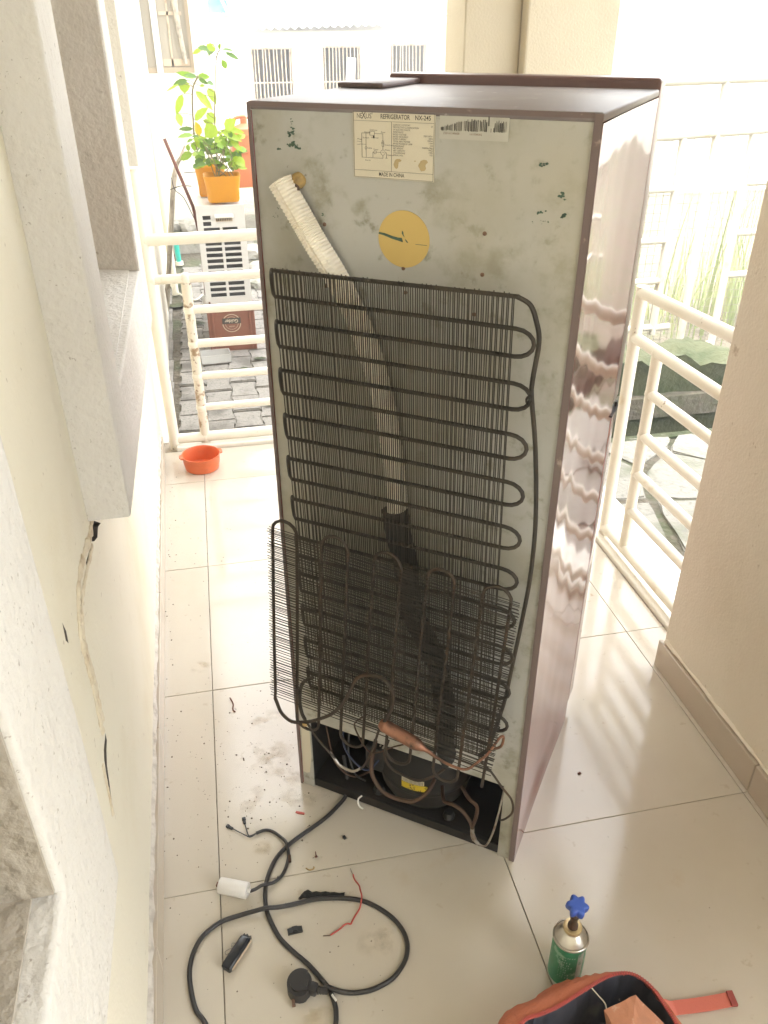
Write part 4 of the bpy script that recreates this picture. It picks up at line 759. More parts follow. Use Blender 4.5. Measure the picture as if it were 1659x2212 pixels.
for k, (a, b) in enumerate(zip(spec, vals)):
    z = 1.4188-k*.00295
    T(a, .2345, .2345+.0021*len(a)*.72, z, .0030)
    if b: T(b, .2935-.0021*len(b)*.72, .2935, z-.0006, .0030)
for s_, x, z in (('Defrost', .199, 1.4112), ('Fuse', .216, 1.409), ('Heater', .1905, 1.4082), ('Thermal', .2005, 1.4015), ('Plug', .1795, 1.399), ('Overload', .2215, 1.393), ('PTC', .2165, 1.395), ('M', .2183, 1.383), ('Timer', .204, 1.3865), ('Lamp', .1955, 1.388), ('Switch', .188, 1.401), ('Earth', .1915, 1.372), ('Motor', .222, 1.3865), ('Yellow', .2255, 1.380)):
    T(s_, x, x+.0016*len(s_), z, .0026)
mb = MB()
for cx, cz, sx, sz in ((.2395, 1.369, .0042, .0060), (.2428, 1.374, .005, .0025), (.279, 1.3685, .006, .0075), (.2815, 1.374, .006, .0035), (.268, 1.3745, .0012, .001)):
    n_ = 18; mb.bm.faces.new([mb.bm.verts.new((cx+sx*random.uniform(.7, 1.05)*math.cos(6.283*i/n_), .0002-.0001*len(mb.bm.faces), cz+sz*random.uniform(.75, 1.05)*math.sin(6.283*i/n_))) for i in range(n_)])
mb.build('glue_stain', m_labelstain, lb)
# bar code strip
bs = MB().box(.3025, .3990, .0008, .0019, 1.4045, 1.4352).build('barcode_strip', m_label, fr)
bs.data.materials.clear(); bs.data.materials.append(mat('aged_clear_label', (.475, .465, .41), .5, layers=[(20, .5, .8, (.44, .42, .36), 4)]))
random.seed(5); mb = MB(); x = .3045
hs_ = lambda x: .0066 if .372 < x < .379 else (.0045+.012*min(1, max(0, (x-.304)/.035)) if x < .34 else .0155)
while x < .3955:
    wd = random.choice([.0004, .0004, .0008, .0012]); h_ = hs_(x)*random.uniform(.75, 1.0)
    zc = 1.4145 if not (.370 < x < .3745) else 1.4215
    if random.random() > .07: mb.box(x, x+wd, .0003, .0006, zc+random.uniform(0, .0012), zc+h_)
    x += wd+random.choice([.0005, .0006, .001, .0014])
mb.build('bars', m_print_dark, bs, kind='stuff')
T('220161540608', .308, .331, 1.4115, .0036, m_screw, bs, .0006); T('161008002', .345, .362, 1.4115, .0036, m_screw, bs, .0006)
# round yellow sticker with its torn green mark
mb = MB(); mb.prism([(.0405*math.cos(6.283*i/40), .0405*math.sin(6.283*i/40)) for i in range(40)], .0008, .0019, XZ); ys = mb.build('round_sticker', m_yellow, fr, loc=(.2515, 0, 1.2675))
mb = MB()
mb.prism([(-.0395, .0075), (-.030, .0066), (-.018, .0035), (-.008, .0020), (-.003, .0022), (-.0015, -.001), (-.001, -.004), (-.006, -.0028), (-.018, -.0005), (-.032, .0035), (-.040, .0048)], .0002, .0006, XZ)
mb.prism([(-.0025, .0125), (-.0005, .0105), (.0, .0065), (.0015, .0035), (-.0005, .005), (-.0028, .0085)], .0002, .0006, XZ); mb.prism([(.0025, .001), (.0055, -.0015), (.0075, -.0042), (.0055, -.004), (.003, -.0012)], .0002, .0006, XZ)
mb.box(.019, .037, .0002, .0006, -.0055, -.0049)
mb.build('torn_mark', m_chip, ys)
for (x, z) in ((.121, 1.278), (.374, 1.286), (.374, 1.229), (.251, 1.2255), (.12, 1.185), (.365, 1.17), (.255, 1.19)):
    MB().lathe([(.0031, 0), (.0029, .0009), (.0017, .0013)], 12).xf(Matrix.Rotation(R(90), 4, 'X')).build('screw', m_screw, fr, loc=(x, .0018, z))
# chipped green primer
def blob(mb, cx, cz, s_, n_=9, y=.0012):
    pts = []
    for i in range(n_):
        a = 6.283*i/n_; q = s_*random.uniform(.45, 1.2); pts.append((cx+q*math.cos(a)*1.2, cz+q*math.sin(a)*.75))
    mb.prism(pts, y, y+.0006, XZ)
mb = MB(); random.seed(9)
for (cx, cz, sx, sz, n_, s_) in ((.071, 1.403, .009, .005, 16, .0024), (.072, 1.386, .012, .006, 20, .0027), (.049, 1.379, .004, .003, 5, .002), (.074, 1.416, .002, .006, 4, .0012), (.120, 1.291, .004, .003, 4, .0016), (.040, 1.296, .010, .002, 4, .001), (.034, 1.284, .010, .004, 6, .001), (.447, 1.379, .006, .003, 6, .0022), (.478, 1.341, .004, .010, 7, .0028), (.482, 1.319, .003, .006, 6, .003), (.447, 1.320, .006, .002, 5, .0025), (.457, 1.3105, .008, .002, 5, .001), (.459, 1.305, .02, .002, 4, .0007), (.052, 1.117, .01, .004, 3, .004)):
    for _ in range(n_): blob(mb, random.gauss(cx, sx*.5), random.gauss(cz, sz*.5), s_*random.uniform(.4, 1.1))
mb.build('primer_chips', m_chip, fr, kind='stuff')
# drain hole with foam, brown hose stub
mb = MB(); bmesh.ops.create_icosphere(mb.bm, subdivisions=3, radius=.0115)
for v in mb.bm.verts: v.co = Vector((v.co.x*random.uniform(.9, 1.1), v.co.y*.8, v.co.z*random.uniform(.9, 1.1)))
mb.build('foam_plug', m_foamplug, fr, smooth=True, loc=(.081, -.001, 1.338), ang=80)
MB().tube(smooth_path([(.081, -.004, 1.336), (.080, -.009, 1.32), (.082, -.009, 1.30), (.088, -.008, 1.283), (.10, -.006, 1.262)], 6), .0052, 10).build('drain_hose', m_copper_dark, fr, smooth=True)
# white ribbed foam sleeve
FC_ = smooth_path([(.058, 0, 1.3385), (.091, 0, 1.288), (.1135, 0, 1.2535), (.152, 0, 1.198), (.19, 0, 1.124), (.2175, 0, 1.045), (.237, 0, .955), (.2485, 0, .861), (.252, 0, .802)], 22)
pl_, pr_ = [], []
for i, q in enumerate(FC_):
    t = FC_[min(i+6, len(FC_)-1)]-FC_[max(i-6, 0)]; t.normalize(); s2 = Vector((-t.z, 0, t.x)); hw2 = .0160-.0012*i/len(FC_)
    pl_.append(q-s2*hw2); pr_.append(q+s2*hw2)
mb = MB(); prev = None
for i, (a, b) in enumerate(zip(pl_, pr_)):
    rib = .0009 if i % 2 else -.0009
    d = (b-a); L_ = d.length; d.normalize(); ring = []
    for (t, y) in ((-.0, -.006), (.03, -.025), (.16, -.033), (.44, -.035), (.5, -.0305), (.56, -.035), (.85, -.032), (.98, -.024), (1., -.006)):
        q = a+d*L_*t+d*(rib*(t-.5)*2); ring.append(mb.bm.verts.new((q.x, y-rib*.8, q.z)))
    if prev:
        for k in range(len(ring)-1): mb.bm.faces.new((prev[k], prev[k+1], ring[k+1], ring[k]))
    else: mb.bm.faces.new(ring)
    prev = ring
mb.bm.faces.new(list(reversed(prev)))
mb.build('foam_sleeve', m_foam, fr)
# black sleeve going on down
bp_ = smooth_path([(.247, -.017, .818), (.256, -.02, .766), (.269, -.02, .716), (.281, -.02, .62), (.305, -.02, .566), (.335, -.02, .506), (.354, -.02, .41), (.360, -.018, .3), (.352, .03, .20)], 6)
MB().tube(bp_, [(.0235-.005*i/len(bp_))*random.uniform(.94, 1.06) for i in range(len(bp_))], 12).build('black_sleeve', m_blackfoam, fr, smooth=True)

# ---- main condenser: one serpentine tube and two layers of wires
YC = -.045; lean = lambda z: .023*(1.213-z)
rows = [1.213-.0403*i for i in range(22)]
path = [Vector((.432, YC, 1.217))]
def rowx(z, right): return (.442 if right else .052)+lean(z)+random.uniform(-.001, .001)
for i, z in enumerate(rows):
    tl = .0045 if i == 0 else 0
    ends = [(rowx(z, True), True), (rowx(z, False), False)]
    if i % 2: ends.reverse()
    for (x, rgt) in ends: path.append(Vector((x, YC, z+(tl if rgt else 0))))
    if i < len(rows)-1:
        z2 = rows[i+1]; rgt = bool(i % 2); zc = (z+z2)/2; rd = (z-z2)/2; xe = path[-1].x
        for k in range(1, 8):
            a = math.pi*k/8
            ex = (.027 if rgt else -.017)*math.sin(a)
            path.append(Vector((xe+ex, YC+(0 if rgt else .022*math.sin(a)), zc+rd*math.cos(a))))
cc = MB().tube(path[1:], .0033, 8).build('condenser_coil', m_blackwire, fr, smooth=True, ang=60)
wm_ = MB().tube([(0, 0, -.002), (0, 0, -.445), (0, 0, -.888)], .00092, 5).mesh('wire', m_blackwire)
for k in range(54):
    x = .0545+.00717*k; a = -math.atan(.023)
    for s_ in (-1, 1):
        link('wire', wm_, cc, (x+random.uniform(-.0005, .0005), YC+s_*.0040, 1.2175+random.uniform(-.0015, .002)+.004*k/54), (0, a+random.uniform(-.0012, .0012), 0))
# discharge line from the coil down the right side
dl_ = [(.440, YC, 1.2175), (.458, YC+.005, 1.207), (.467, YC+.01, 1.185), (.473, -.03, 1.152), (.469, -.03, 1.096), (.470, -.03, 1.068), (.481, -.03, 1.003), (.490, -.03, .926), (.496, -.03, .843), (.496, -.03, .753), (.491, -.03, .674), (.481, -.035, .547), (.477, -.04, .49), (.470, -.045, .44), (.463, -.05, .40), (.457, -.05, .363), (.44, -.05, .335)]
MB().tube(smooth_path(dl_, 6), .0036, 8).build('discharge_line', m_blackwire, fr, smooth=True)
MB().tube(smooth_path([(.470, YC, 1.082), (.476, YC-.006, 1.074), (.471, YC-.004, 1.064), (.466, YC, 1.070), (.472, YC-.007, 1.078), (.478, YC, 1.05)], 5), .0017, 6).build('tie_wire', m_blackwire, fr, smooth=True)
MB().tube(smooth_path([(.468, -.05, .47), (.476, -.052, .455), (.466, -.056, .445), (.473, -.05, .437), (.456, -.055, .43), (.474, -.05, .424), (.464, -.055, .415)], 5), .0016, 6).build('tie_wire', m_blackwire, fr, smooth=True)

# ---- second wire grid, bent outward and hanging askew
gTL, gTR, gBL, gBR = [Vector(v) for v in ((.038, -.085, .763), (.477, -.063, .719), (.020, -.100, .372), (.459, -.078, .328))]
gU, gV = gBR-gBL, gTL-gBL; gN = gU.cross(gV).normalized()
g = lambda u, v, n_=0: gBL+gU*u+gV*v+gN*n_
path = []
vb, vt = -.11, 1.0
path.append(g(0, -.02))
for i in range(10):
    u = i/9
    dn = (i % 2 == 1)
    vs = [.02 if i == 0 else vb+.01, .33, .66, vt] if not dn else [vt, .66, .33, vb+.01]
    path += [g(u+random.uniform(-.003, .003), v, random.uniform(-.001, .001)) for v in vs]
    if i < 9:
        top = not dn
        for k in range(1, 8):
            a = math.pi*k/8; path.append(g(u+(1-math.cos(a))/18, (vt+.062*math.sin(a)) if top else (vb+.01-.055*math.sin(a))))
gc = MB().tube(path, .0031, 8).build('bent_condenser', m_rusttube, fr, smooth=True, ang=60)
hw_ = MB().tube([(0, 0, 0), (.232, 0, 0), (.464, 0, 0)], .00080, 5).mesh('wire', m_blackwire)
ux = gU.normalized(); vz = gV.normalized(); ny = vz.cross(ux).normalized(); vz2 = ux.cross(ny)
base = Matrix(((ux.x, ny.x, vz2.x, 0), (ux.y, ny.y, vz2.y, 0), (ux.z, ny.z, vz2.z, 0), (0, 0, 0, 1)))
for k in range(62):
    for s_ in (-1, 1):
        p_ = g(-.018+random.uniform(-.003, .003), k/61+random.uniform(-.003, .003)+(.006 if s_ > 0 else 0), s_*.0040)
        o = link('wire', hw_, gc); mm = base.copy() @ Matrix.Rotation(random.gauss(0, .004), 4, 'Y'); mm.translation = p_; o.matrix_local = mm
# tube loops at the bottom of it
g0 = g(0, .0)
MB().tube(smooth_path([g(0, -.02), (.023, -.1, .352), (.032, -.1, .326), (.054, -.1, .312), (.086, -.1, .323), (.117, -.1, .343), (.149, -.1, .371), (.172, -.1, .404), (.187, -.1, .436), (.202, -.1, .476), (.216, -.1, .495), (.237, -.1, .505), (.26, -.1, .506), (.277, -.1, .488), (.282, -.1, .465), (.277, -.1, .434), (.262, -.1, .395)], 5), .0036, 8).build('loop_tube', m_rusttube, fr, smooth=True)
MB().tube(smooth_path([(.086, -.098, .328), (.074, -.09, .335), (.062, -.075, .355), (.062, -.06, .385), (.085, -.055, .405)], 5), .0038, 8).build('loop_tube', m_blackwire, fr, smooth=True)
# filter drier and capillary
dp_ = [(.253, -.1, .391), (.262, -.1, .388), (.277, -.1, .3825), (.308, -.1, .373), (.330, -.1, .366), (.342, -.1, .362), (.353, -.1, .358), (.376, -.1, .347), (.40, -.1, .341), (.43, -.098, .342), (.451, -.085, .362), (.466, -.08, .385), (.478, -.06, .408), (.483, -.05, .402), (.479, -.05, .376), (.460, -.055, .366)]
P = smooth_path(dp_, 6); rr2 = []
for i, q in enumerate(P):
    t = i/6
    rr2.append(.0065+(.0125-.0065)*min(1, t) if t < 1 else (.0128 if t < 4.0 else (.0125-.008*(t-4)/1.6 if t < 5.6 else max(.0026, .0045-.0012*(t-5.6)))))
MB().tube(P, rr2, 14).build('filter_drier', m_copper, fr, smooth=True, ang=60)
MB().tube(smooth_path([(.085, -.098, .331), (.094, -.1, .318), (.115, -.1, .286), (.144, -.1, .256), (.166, -.1, .232), (.192, -.1, .229), (.215, -.1, .252), (.23, -.1, .29), (.242, -.1, .331), (.253, -.1, .377), (.256, -.1, .390)], 6), .0025, 8).build('capillary_tube', m_solder, fr, smooth=True).data.materials[0] = m_rusttube
MB().tube(smooth_path([(.140, -.099, .260), (.152, -.1, .246), (.166, -.1002, .232), (.192, -.1002, .229), (.210, -.1, .246)], 6), .0028, 8).build('capillary_tube', m_solder, fr, smooth=True)
MB().tube(smooth_path([(.211, -.08, .372), (.193, -.08, .351), (.189, -.08, .335), (.199, -.08, .308), (.217, -.075, .273), (.232, -.06, .262), (.258, -.04, .27), (.28, -.01, .26)], 6), .0017, 6).build('capillary_tube', m_copper_dark, fr, smooth=True)
mb = MB(); bmesh.ops.create_icosphere(mb.bm, subdivisions=2, radius=.006); mb.build('solder_bead', m_foamplug, fr, smooth=True, loc=(.086, -.1, .318))
# compressor in the recess
cp_ = MB().lathe([(.062, .026), (.088, .034), (.101, .06), (.105, .088), (.106, .094), (.109, .096), (.109, .102), (.106, .104), (.104, .125), (.094, .158), (.072, .186), (.04, .202), (.008, .207)], 36, c=(.275, .1, 0), sy=.92).build('compressor', m_comp, fr, smooth=True, ang=50)
def arc_patch(a0, a1, z0, z1, r_, nm, m, n_=10):
    mb = MB(); pv_ = None
    for i in range(n_+1):
        a = R(a0+(a1-a0)*i/n_); c_ = [mb.bm.verts.new((.275+r_*math.sin(a), .1-.92*r_*math.cos(a), z)) for z in (z0, z1)]
        if pv_: mb.bm.faces.new((pv_[0], c_[0], c_[1], pv_[1]))
        pv_ = c_
    return mb.build(nm, m, cp_)
arc_patch(-10, 22, .107, .125, .1062, 'warning_label', m_yelpaint); arc_patch(-10, 18, .1255, .139, .1060, 'white_label', m_label)
mb = MB()
for k in range(16):
    a = R(-8+k*1.6); mb.box(.275+.1065*math.sin(a)-.0004, .275+.1065*math.sin(a)+.0004, .1-.92*.1067*math.cos(a)-.0003, .1-.92*.1067*math.cos(a), .1275, .137)
mb.build('label_bars', m_print_dark, cp_, kind='stuff')
for (x, y) in ((.19, .03), (.36, .03), (.19, .18), (.36, .18)):
    MB().lathe([(.012, .028), (.014, .034), (.01, .046)], 12).build('rubber_foot', m_dark, cp_, loc=(x, y, 0))
MB().box(.155, .205, .03, .09, .09, .16, bev=.006).build('relay_box', m_dark, cp_)
mb = MB()
for (x, z) in ((.199, .196), (.205, .189), (.203, .183), (.208, .186), (.197, .188)): mb.box(x, x+.0035, .018, .022, z, z+.0025, bev=.0005)
mb.build('terminal', m_tin, fr)
MB().tube(smooth_path([(.19, .03, .23), (.201, -.02, .212), (.210, -.05, .187), (.225, -.055, .159), (.244, -.05, .132), (.275, -.04, .118), (.305, -.035, .125), (.327, -.02, .148), (.33, .01, .155)], 6), .0045, 8).build('suction_tube', m_copper_dark, fr, smooth=True)
MB().tube(smooth_path([(.236, -.02, .26), (.233, -.035, .231), (.248, -.035, .199), (.278, -.03, .183), (.311, -.025, .179), (.341, 0, .188), (.36, .05, .19)], 6), .003, 8).build('process_tube', m_rusttube, fr, smooth=True)
MB().tube(smooth_path([(.345, .02, .13), (.364, -.02, .138), (.389, -.03, .148), (.408, -.03, .139), (.427, -.03, .113), (.432, -.03, .095)], 6), .0042, 8).build('process_tube', m_copper_dark, fr, smooth=True)
MB().tube(smooth_path([(.432, -.03, .098), (.433, -.03, .080), (.4385, -.03, .065), (.447, -.03, .056)], 6), [.0046]*7+[.0052]*6+[.0036]*6, 8).build('brazed_joint', m_solder, fr, smooth=True)
MB().tube(smooth_path([(.447, -.03, .056), (.463, -.03, .058), (.475, -.028, .102), (.480, -.01, .156), (.478, .03, .19)], 6), .0022, 8).build('capillary_tube', m_solder, fr, smooth=True)
MB().tube(smooth_path([(.395, .0, .173), (.42, -.03, .183), (.437, -.03, .169), (.438, -.03, .139), (.431, -.03, .10)], 6), .004, 8).build('process_tube', m_copper_dark, fr, smooth=True)
MB().tube(smooth_path([(.44, -.05, .333), (.44, -.04, .31), (.462, -.04, .292), (.488, -.04, .258), (.507, -.03, .22), (.508, -.02, .171), (.486, -.02, .14), (.472, .02, .135)], 6), .0022, 8).build('capillary_tube', m_rusttube, fr, smooth=True)
for pts, m in (([(.12, .03, .2), (.13, .0, .16), (.15, -.01, .11), (.16, .02, .06)], m_cable), ([(.10, .05, .21), (.12, .0, .17), (.17, .0, .12), (.19, .03, .13)], m_darkblue), ([(.06, .03, .18), (.09, .01, .1), (.13, .02, .06), (.17, .04, .08)], m_copper_dark)):
    MB().tube(smooth_path(pts, 6), .0022, 6).build('loose_lead', m, fr, smooth=True)
MB().tube(smooth_path([(.164, -.006, .040), (.158, -.012, .034), (.159, -.016, .024), (.165, -.018, .016), (.172, -.018, .0145)], 5), .0020, 8).build('white_clip', m_white, fr, smooth=True)
mb = MB(); mb.prism([(.012, .193), (.032, .197), (.0335, .10), (.026, .045), (.017, .040), (.0085, .041), (.010, .09)], .0008, .0016, XZ); mb.build('torn_paper', m_label, fr)
bpy.context.view_layer.update()
for o, wd in fits:
    if o.dimensions.x > 1e-6: o.scale.x = wd/o.dimensions.x
# ================================================================== THINGS ON THE FLOOR
def cable(pts, r_, m, name, parent=None, z=None, n=8, k=6):
    return MB().tube(smooth_path([(p[0], p[1], (p[2] if len(p) > 2 else (z if z is not None else r_))) for p in pts], k), r_, n).build(name, m, parent, smooth=True, ang=70)
# power cord with its plug
RC = .0046
c1 = [(.30, .235, .075), (.302, .21, .03), (.295, .178, .007), (.261, .143), (.235, .123), (.207, .106), (.175, .088), (.148, .070), (.124, .048), (.108, .023), (.095, -.010), (.090, -.044), (.091, -.074), (.100, -.108), (.113, -.139), (.136, -.171), (.158, -.198), (.176, -.226), (.191, -.253), (.197, -.279), (.197, -.299), (.190, -.325),
      (.16, -.375), (.10, -.40), (.04, -.385), (-.01, -.33), (-.034, -.269), (-.050, -.242), (-.058, -.210), (-.062, -.172), (-.058, -.143), (-.047, -.116), (-.029, -.095), (.001, -.078), (.037, -.072), (.065, -.072, .009), (.090, -.0735, .0142), (.115, -.073, .009), (.150, -.070), (.184, -.068), (.215, -.071), (.254, -.080), (.283, -.091), (.310, -.111), (.335, -.139), (.350, -.171), (.352, -.199), (.344, -.224), (.328, -.244), (.306, -.260), (.272, -.270), (.241, -.270), (.215, -.266, .009), (.1935, -.2575, .0145), (.182, -.253, .0165)]
pc = thing('power_cord', 'long black power cord looping over the tiles with a moulded black plug', 'power cord', (.13, -.24, 0))
def rel(pts, t): return [Vector((p[0], p[1], p[2] if len(p) > 2 else RC))-Vector(t.location) for p in pts]
MB().tube(smooth_path(rel(c1, pc), 6), RC, 10).build('cable', m_cable, pc, smooth=True, ang=70)
# plug: thick D-shaped body lying on its side, ribbed strain relief
pl = []
for i in range(28):
    a = 6.283*i/28; q = .0245 if math.cos(a) < .45 else .0225
    pl.append((q*math.cos(a)*.98, q*1.06*math.sin(a)))
mb = MB(); mb.prism([(x, y) for x, y in pl], 0.0, .030, bev=.006)
mb.build('plug_body', m_cable, pc, smooth=True, loc=(.0095, -.001, .0015), rot=(0, 0, R(-10)), ang=55)
MB().box(.018, .034, -.010, .010, .006, .026, bev=.004).build('plug_neck', m_cable, pc, smooth=True, loc=(.0095, -.001, 0), rot=(0, 0, R(-28)))
mb = MB()
for k in range(5):
    q = Vector((.0365+k*.0042, -.0150-k*.0018, .0155)); mb.tube([q, q+Vector((.0022, -.0009, 0))], .0085-.0008*k, 12)
mb.tube([(.028, -.012, .0155), (.058, -.023, .0160)], .0062, 10)
mb.build('strain_relief', m_cable, pc, smooth=True)
mb = MB(); mb.box(-.003, .003, -.012, -.004, .0, .012); mb.build('earth_pin', m_screw, pc, loc=(-.006, -.018, -.0018+.002))
for (x, y, s_) in ((.0215+.13-.13, .0275, .0032), (.0645, -.028, .0042)):
    MB().tube([(x, y, .0115), (x+.006, y-.012, .0110)], s_*.55, 6).build('worn_spot', m_white, pc, smooth=True)
# capacitor with its lead
cap = thing('capacitor', 'white cylindrical motor capacitor lying on the tiles with a black lead', 'capacitor', (.029, -.017, .0165))
ax = Vector((.0605, -.0265, 0)).normalized(); ang_ = math.atan2(ax.y, ax.x)
MB().lathe([(.0145, -.031), (.0158, -.0305), (.0165, -.029), (.0165, .0285), (.0155, .030), (.0142, .031), (.0142, .0295), (.006, .0292)], 28).xf(Matrix.Rotation(R(90), 4, 'Y')).build('body', m_white_cap, cap, smooth=True, rot=(0, 0, ang_))
MB().lathe([(.0042, .0290), (.0040, .036)], 10).xf(Matrix.Rotation(R(90), 4, 'Y')).build('gland', m_white, cap, smooth=True, rot=(0, 0, ang_))
mb = MB()
for (a, b, c_) in ((-.036, .004, -.002), (-.034, -.003, .003), (-.0345, .0, -.006)):
    bm_ = bmesh.ops.create_icosphere(mb.bm, subdivisions=1, radius=.004)
    for v in bm_['verts']: v.co += Vector((a, b, c_))
mb.build('sealant_crumbs', m_rust, cap, rot=(0, 0, ang_))
def relc(pts): return [Vector((p[0], p[1], p[2] if len(p) > 2 else .0038))-Vector(cap.location) for p in pts]
lead = [(.0595, -.0305, .0155), (.072, -.024, .010), (.084, -.021, .0135), (.090, -.020, .0135), (.108, -.014, .006), (.127, -.001), (.140, .021), (.147, .044), (.147, .058, .010), (.146, .069, .0135), (.142, .083, .009), (.136, .095), (.119, .114), (.102, .121), (.083, .117)]
MB().tube(smooth_path(relc(lead), 6), .0036, 10).build('lead', m_cable, cap, smooth=True, ang=70)
MB().tube(relc([(.1475, .030), (.1482, .046)]), .0040, 10).build('copper_tape', m_copper_dark, cap, smooth=True)
for pts in ([(.083, .117), (.07, .110), (.058, .118), (.044, .130), (.034, .139)], [(.083, .117), (.068, .113), (.064, .124), (.0615, .138), (.060, .147)]):
    MB().tube(smooth_path(relc(pts), 6), .0013, 6).build('core_wire', m_cable, cap, smooth=True)
for (x, y, a) in ((.030, .1425, R(137)), (.0595, .152, R(95))):
    mb = MB(); mb.box(-.004, .006, -.0028, .0028, .0005, .0052, bev=.0008); mb.box(.0065, .0135, -.0040, .0040, .0005, .0050, bev=.0008)
    mb.build('spade_terminal', m_dark, cap, loc=Vector((x, y, 0))-Vector(cap.location), rot=(0, 0, a))
# strip of black insulation beside the cord
mb = MB(); up_e = [(.156, -.060), (.163, -.050), (.170, -.0440), (.178, -.0425), (.186, -.0500), (.194, -.0495), (.203, -.0525), (.213, -.0540), (.222, -.0575), (.231, -.0585), (.241, -.0628), (.2515, -.0640)]
lo_e = [(.158, -.0605), (.166, -.0580), (.173, -.0600), (.181, -.0630), (.188, -.0632), (.196, -.0634), (.205, -.0640), (.214, -.0660), (.222, -.0672), (.231, -.0690), (.240, -.0720), (.2495, -.0735)]
prev = None
for i, (a, b) in enumerate(zip(up_e, lo_e)):
    z = .0025+random.uniform(0, .0025)
    c_ = [mb.bm.verts.new((a[0], a[1], .0008)), mb.bm.verts.new((a[0], a[1]-.002, z+.002)), mb.bm.verts.new(((a[0]+b[0])/2, (a[1]+b[1])/2, z+random.uniform(.002, .005))), mb.bm.verts.new((b[0], b[1]+.001, z)), mb.bm.verts.new((b[0], b[1], .0008))]
    if prev:
        for k in range(4): mb.bm.faces.new((prev[k], prev[k+1], c_[k+1], c_[k]))
    prev = c_
tag(mb.build('tape_strip', m_blackfoam), 'crumpled strip of black tape lying along the cord below the capacitor lead', 'tape')
# red wire
tag(cable([(.2755, -.026), (.2765, -.038), (.283, -.055, .004), (.283, -.068, .009), (.2832, -.085, .0125), (.281, -.094, .011), (.275, -.106, .004), (.263, -.119), (.256, -.128), (.252, -.1335), (.246, -.1315), (.239, -.133), (.228, -.140), (.209, -.1485)], .0016, m_redwire, 'red_wire', n=6), 'thin red wire bent over the loop of the black cord', 'wire')
tag(cable([(.2085, -.1487), (.195, -.1465)], .0009, m_copper_dark, 'bare_wire_end', bpy.data.objects['red_wire'], n=5)); tag(cable([(.2755, -.026), (.2735, -.018), (.2725, -.010)], .0005, m_copper_dark, 'bare_wire_end', bpy.data.objects['red_wire'], n=5))
# black clip
mb = MB(); mb.prism([(-.0145, -.006), (.0145, -.006), (.0145, .006), (.0048, .006), (.0048, .0085), (-.0048, .0085), (-.0048, .006), (-.0145, .006)], .0005, .0055, bev=.0008)
mb.box(-.0045, .0045, -.004, .004, .0052, .0085, bev=.001)
tag(mb.build('plastic_clip', m_dark, loc=(.1420, -.1255, 0), rot=(0, 0, R(3))), 'small black plastic clip inside the left bend of the cord', 'clip')
# wrapped relay
tw = thing('taped_relay', 'stubby block wrapped in shiny black tape left of the plug', 'taped part', (.027, -.152, 0))
ang2 = math.atan2(.058, .045)
mb = MB(); mb.box(-.035, .034, -.0105, .0105, .0005, .017, bev=.0045, seg=3)
for v in mb.bm.verts: v.co += Vector((random.uniform(-.0008, .0008), random.uniform(-.0008, .0008), random.uniform(-.0006, .0006) if v.co.z > .004 else 0))
mb.build('taped_body', m_blue_tape, tw, smooth=True, rot=(0, 0, ang2))
MB().box(-.030, .034, -.0112, -.0100, .003, .012, bev=.0005).build('cardboard_edge', m_bar, tw, rot=(0, 0, ang2))
MB().tube(smooth_path([(-.004, .010, .012), (-.009, .018, .004), (-.004, .024, .002), (.003, .020, .003), (.004, .012, .010)], 6), .0004, 5).build('loose_thread', m_dark, tw, rot=(0, 0, ang2)); MB().tube(smooth_path([(.010, .010, .012), (.008, .018, .004), (.016, .022, .002), (.018, .014, .004)], 6), .0004, 5).build('loose_thread', m_dark, tw, rot=(0, 0, ang2))
mb = MB(); mb.prism([(.0335, -.009), (.040, -.0075), (.0375, -.003), (.0405, .0015), (.0365, .004), (.039, .0075), (.0335, .009)], .004, .013); mb.build('ragged_end', m_cable, tw, rot=(0, 0, ang2))
# little bits
mb = MB(); mb.lathe([(.0030, 0), (.0034, .0012), (.0016, .0022), (.0013, .003), (.0011, .0125), (.0003, .0145)], 10); mb.xf(Matrix.Rotation(R(-90), 4, 'X'))
tag(mb.build('screw', m_rust, smooth=True, loc=(.205, .0305, .0034)), 'short dark screw lying on the tile before the refrigerator', 'screw')
tag(cable([(.180, .010, .001), (.186, .004), (.192, .0035), (.197, .006), (.1965, .009, .003)], .0013, m_foamplug, 'plastic_curl', n=6), 'yellowish curled shaving beside the dark screw', 'shaving')
tag(MB().box(-.0032, .0032, -.004, .004, .0003, .0055, bev=.001).build('rubber_bit', m_dark, loc=(.272, .067, 0), rot=(0, 0, R(20))), 'tiny black rubber cube nearer the compressor than the screw', 'scrap')
mb = MB(); mb.prism([(-.0105, -.0015), (-.003, -.003), (.0105, -.002), (.0100, .0022), (.002, .0028), (-.0100, .0030)], .0004, .0022); tag(mb.build('red_scrap', m_redwire, loc=(.1845, .153, 0), rot=(0, 0, R(-24))), 'small flat red scrap left of where the cord leaves the refrigerator', 'scrap')
tag(MB().tube(smooth_path([(.232, .225, .001), (.238, .214, .003), (.243, .213, .002), (.249, .217, .001)], 5), .0022, 6).build('dead_leaf_bit', m_rust), 'dark curled scrap in the shade under the refrigerator edge', 'scrap') if False else None
tag(MB().box(-.004, .004, -.003, .003, .0003, .003, bev=.0008).build('brown_crumb', m_rust, loc=(.85, .13, 0), rot=(0, 0, .4)), 'lone brown crumb on the bright tile right of the refrigerator', 'crumb')
tag(cable([(.045, .56, .001), (.052, .535), (.05, .515), (.056, .505)], .0018, m_rust, 'dry_stalk', n=5), 'dry brown curl on the tile left of the refrigerator', 'scrap')
random.seed(31); mb = MB()
def grit(x, y, s_):
    b_ = bmesh.ops.create_icosphere(mb.bm, subdivisions=1, radius=s_)
    for v in b_['verts']: v.co = Vector((v.co.x*random.uniform(.6, 1.5)+x, v.co.y*random.uniform(.6, 1.5)+y, max(.0002, v.co.z*.5+s_*.3)))
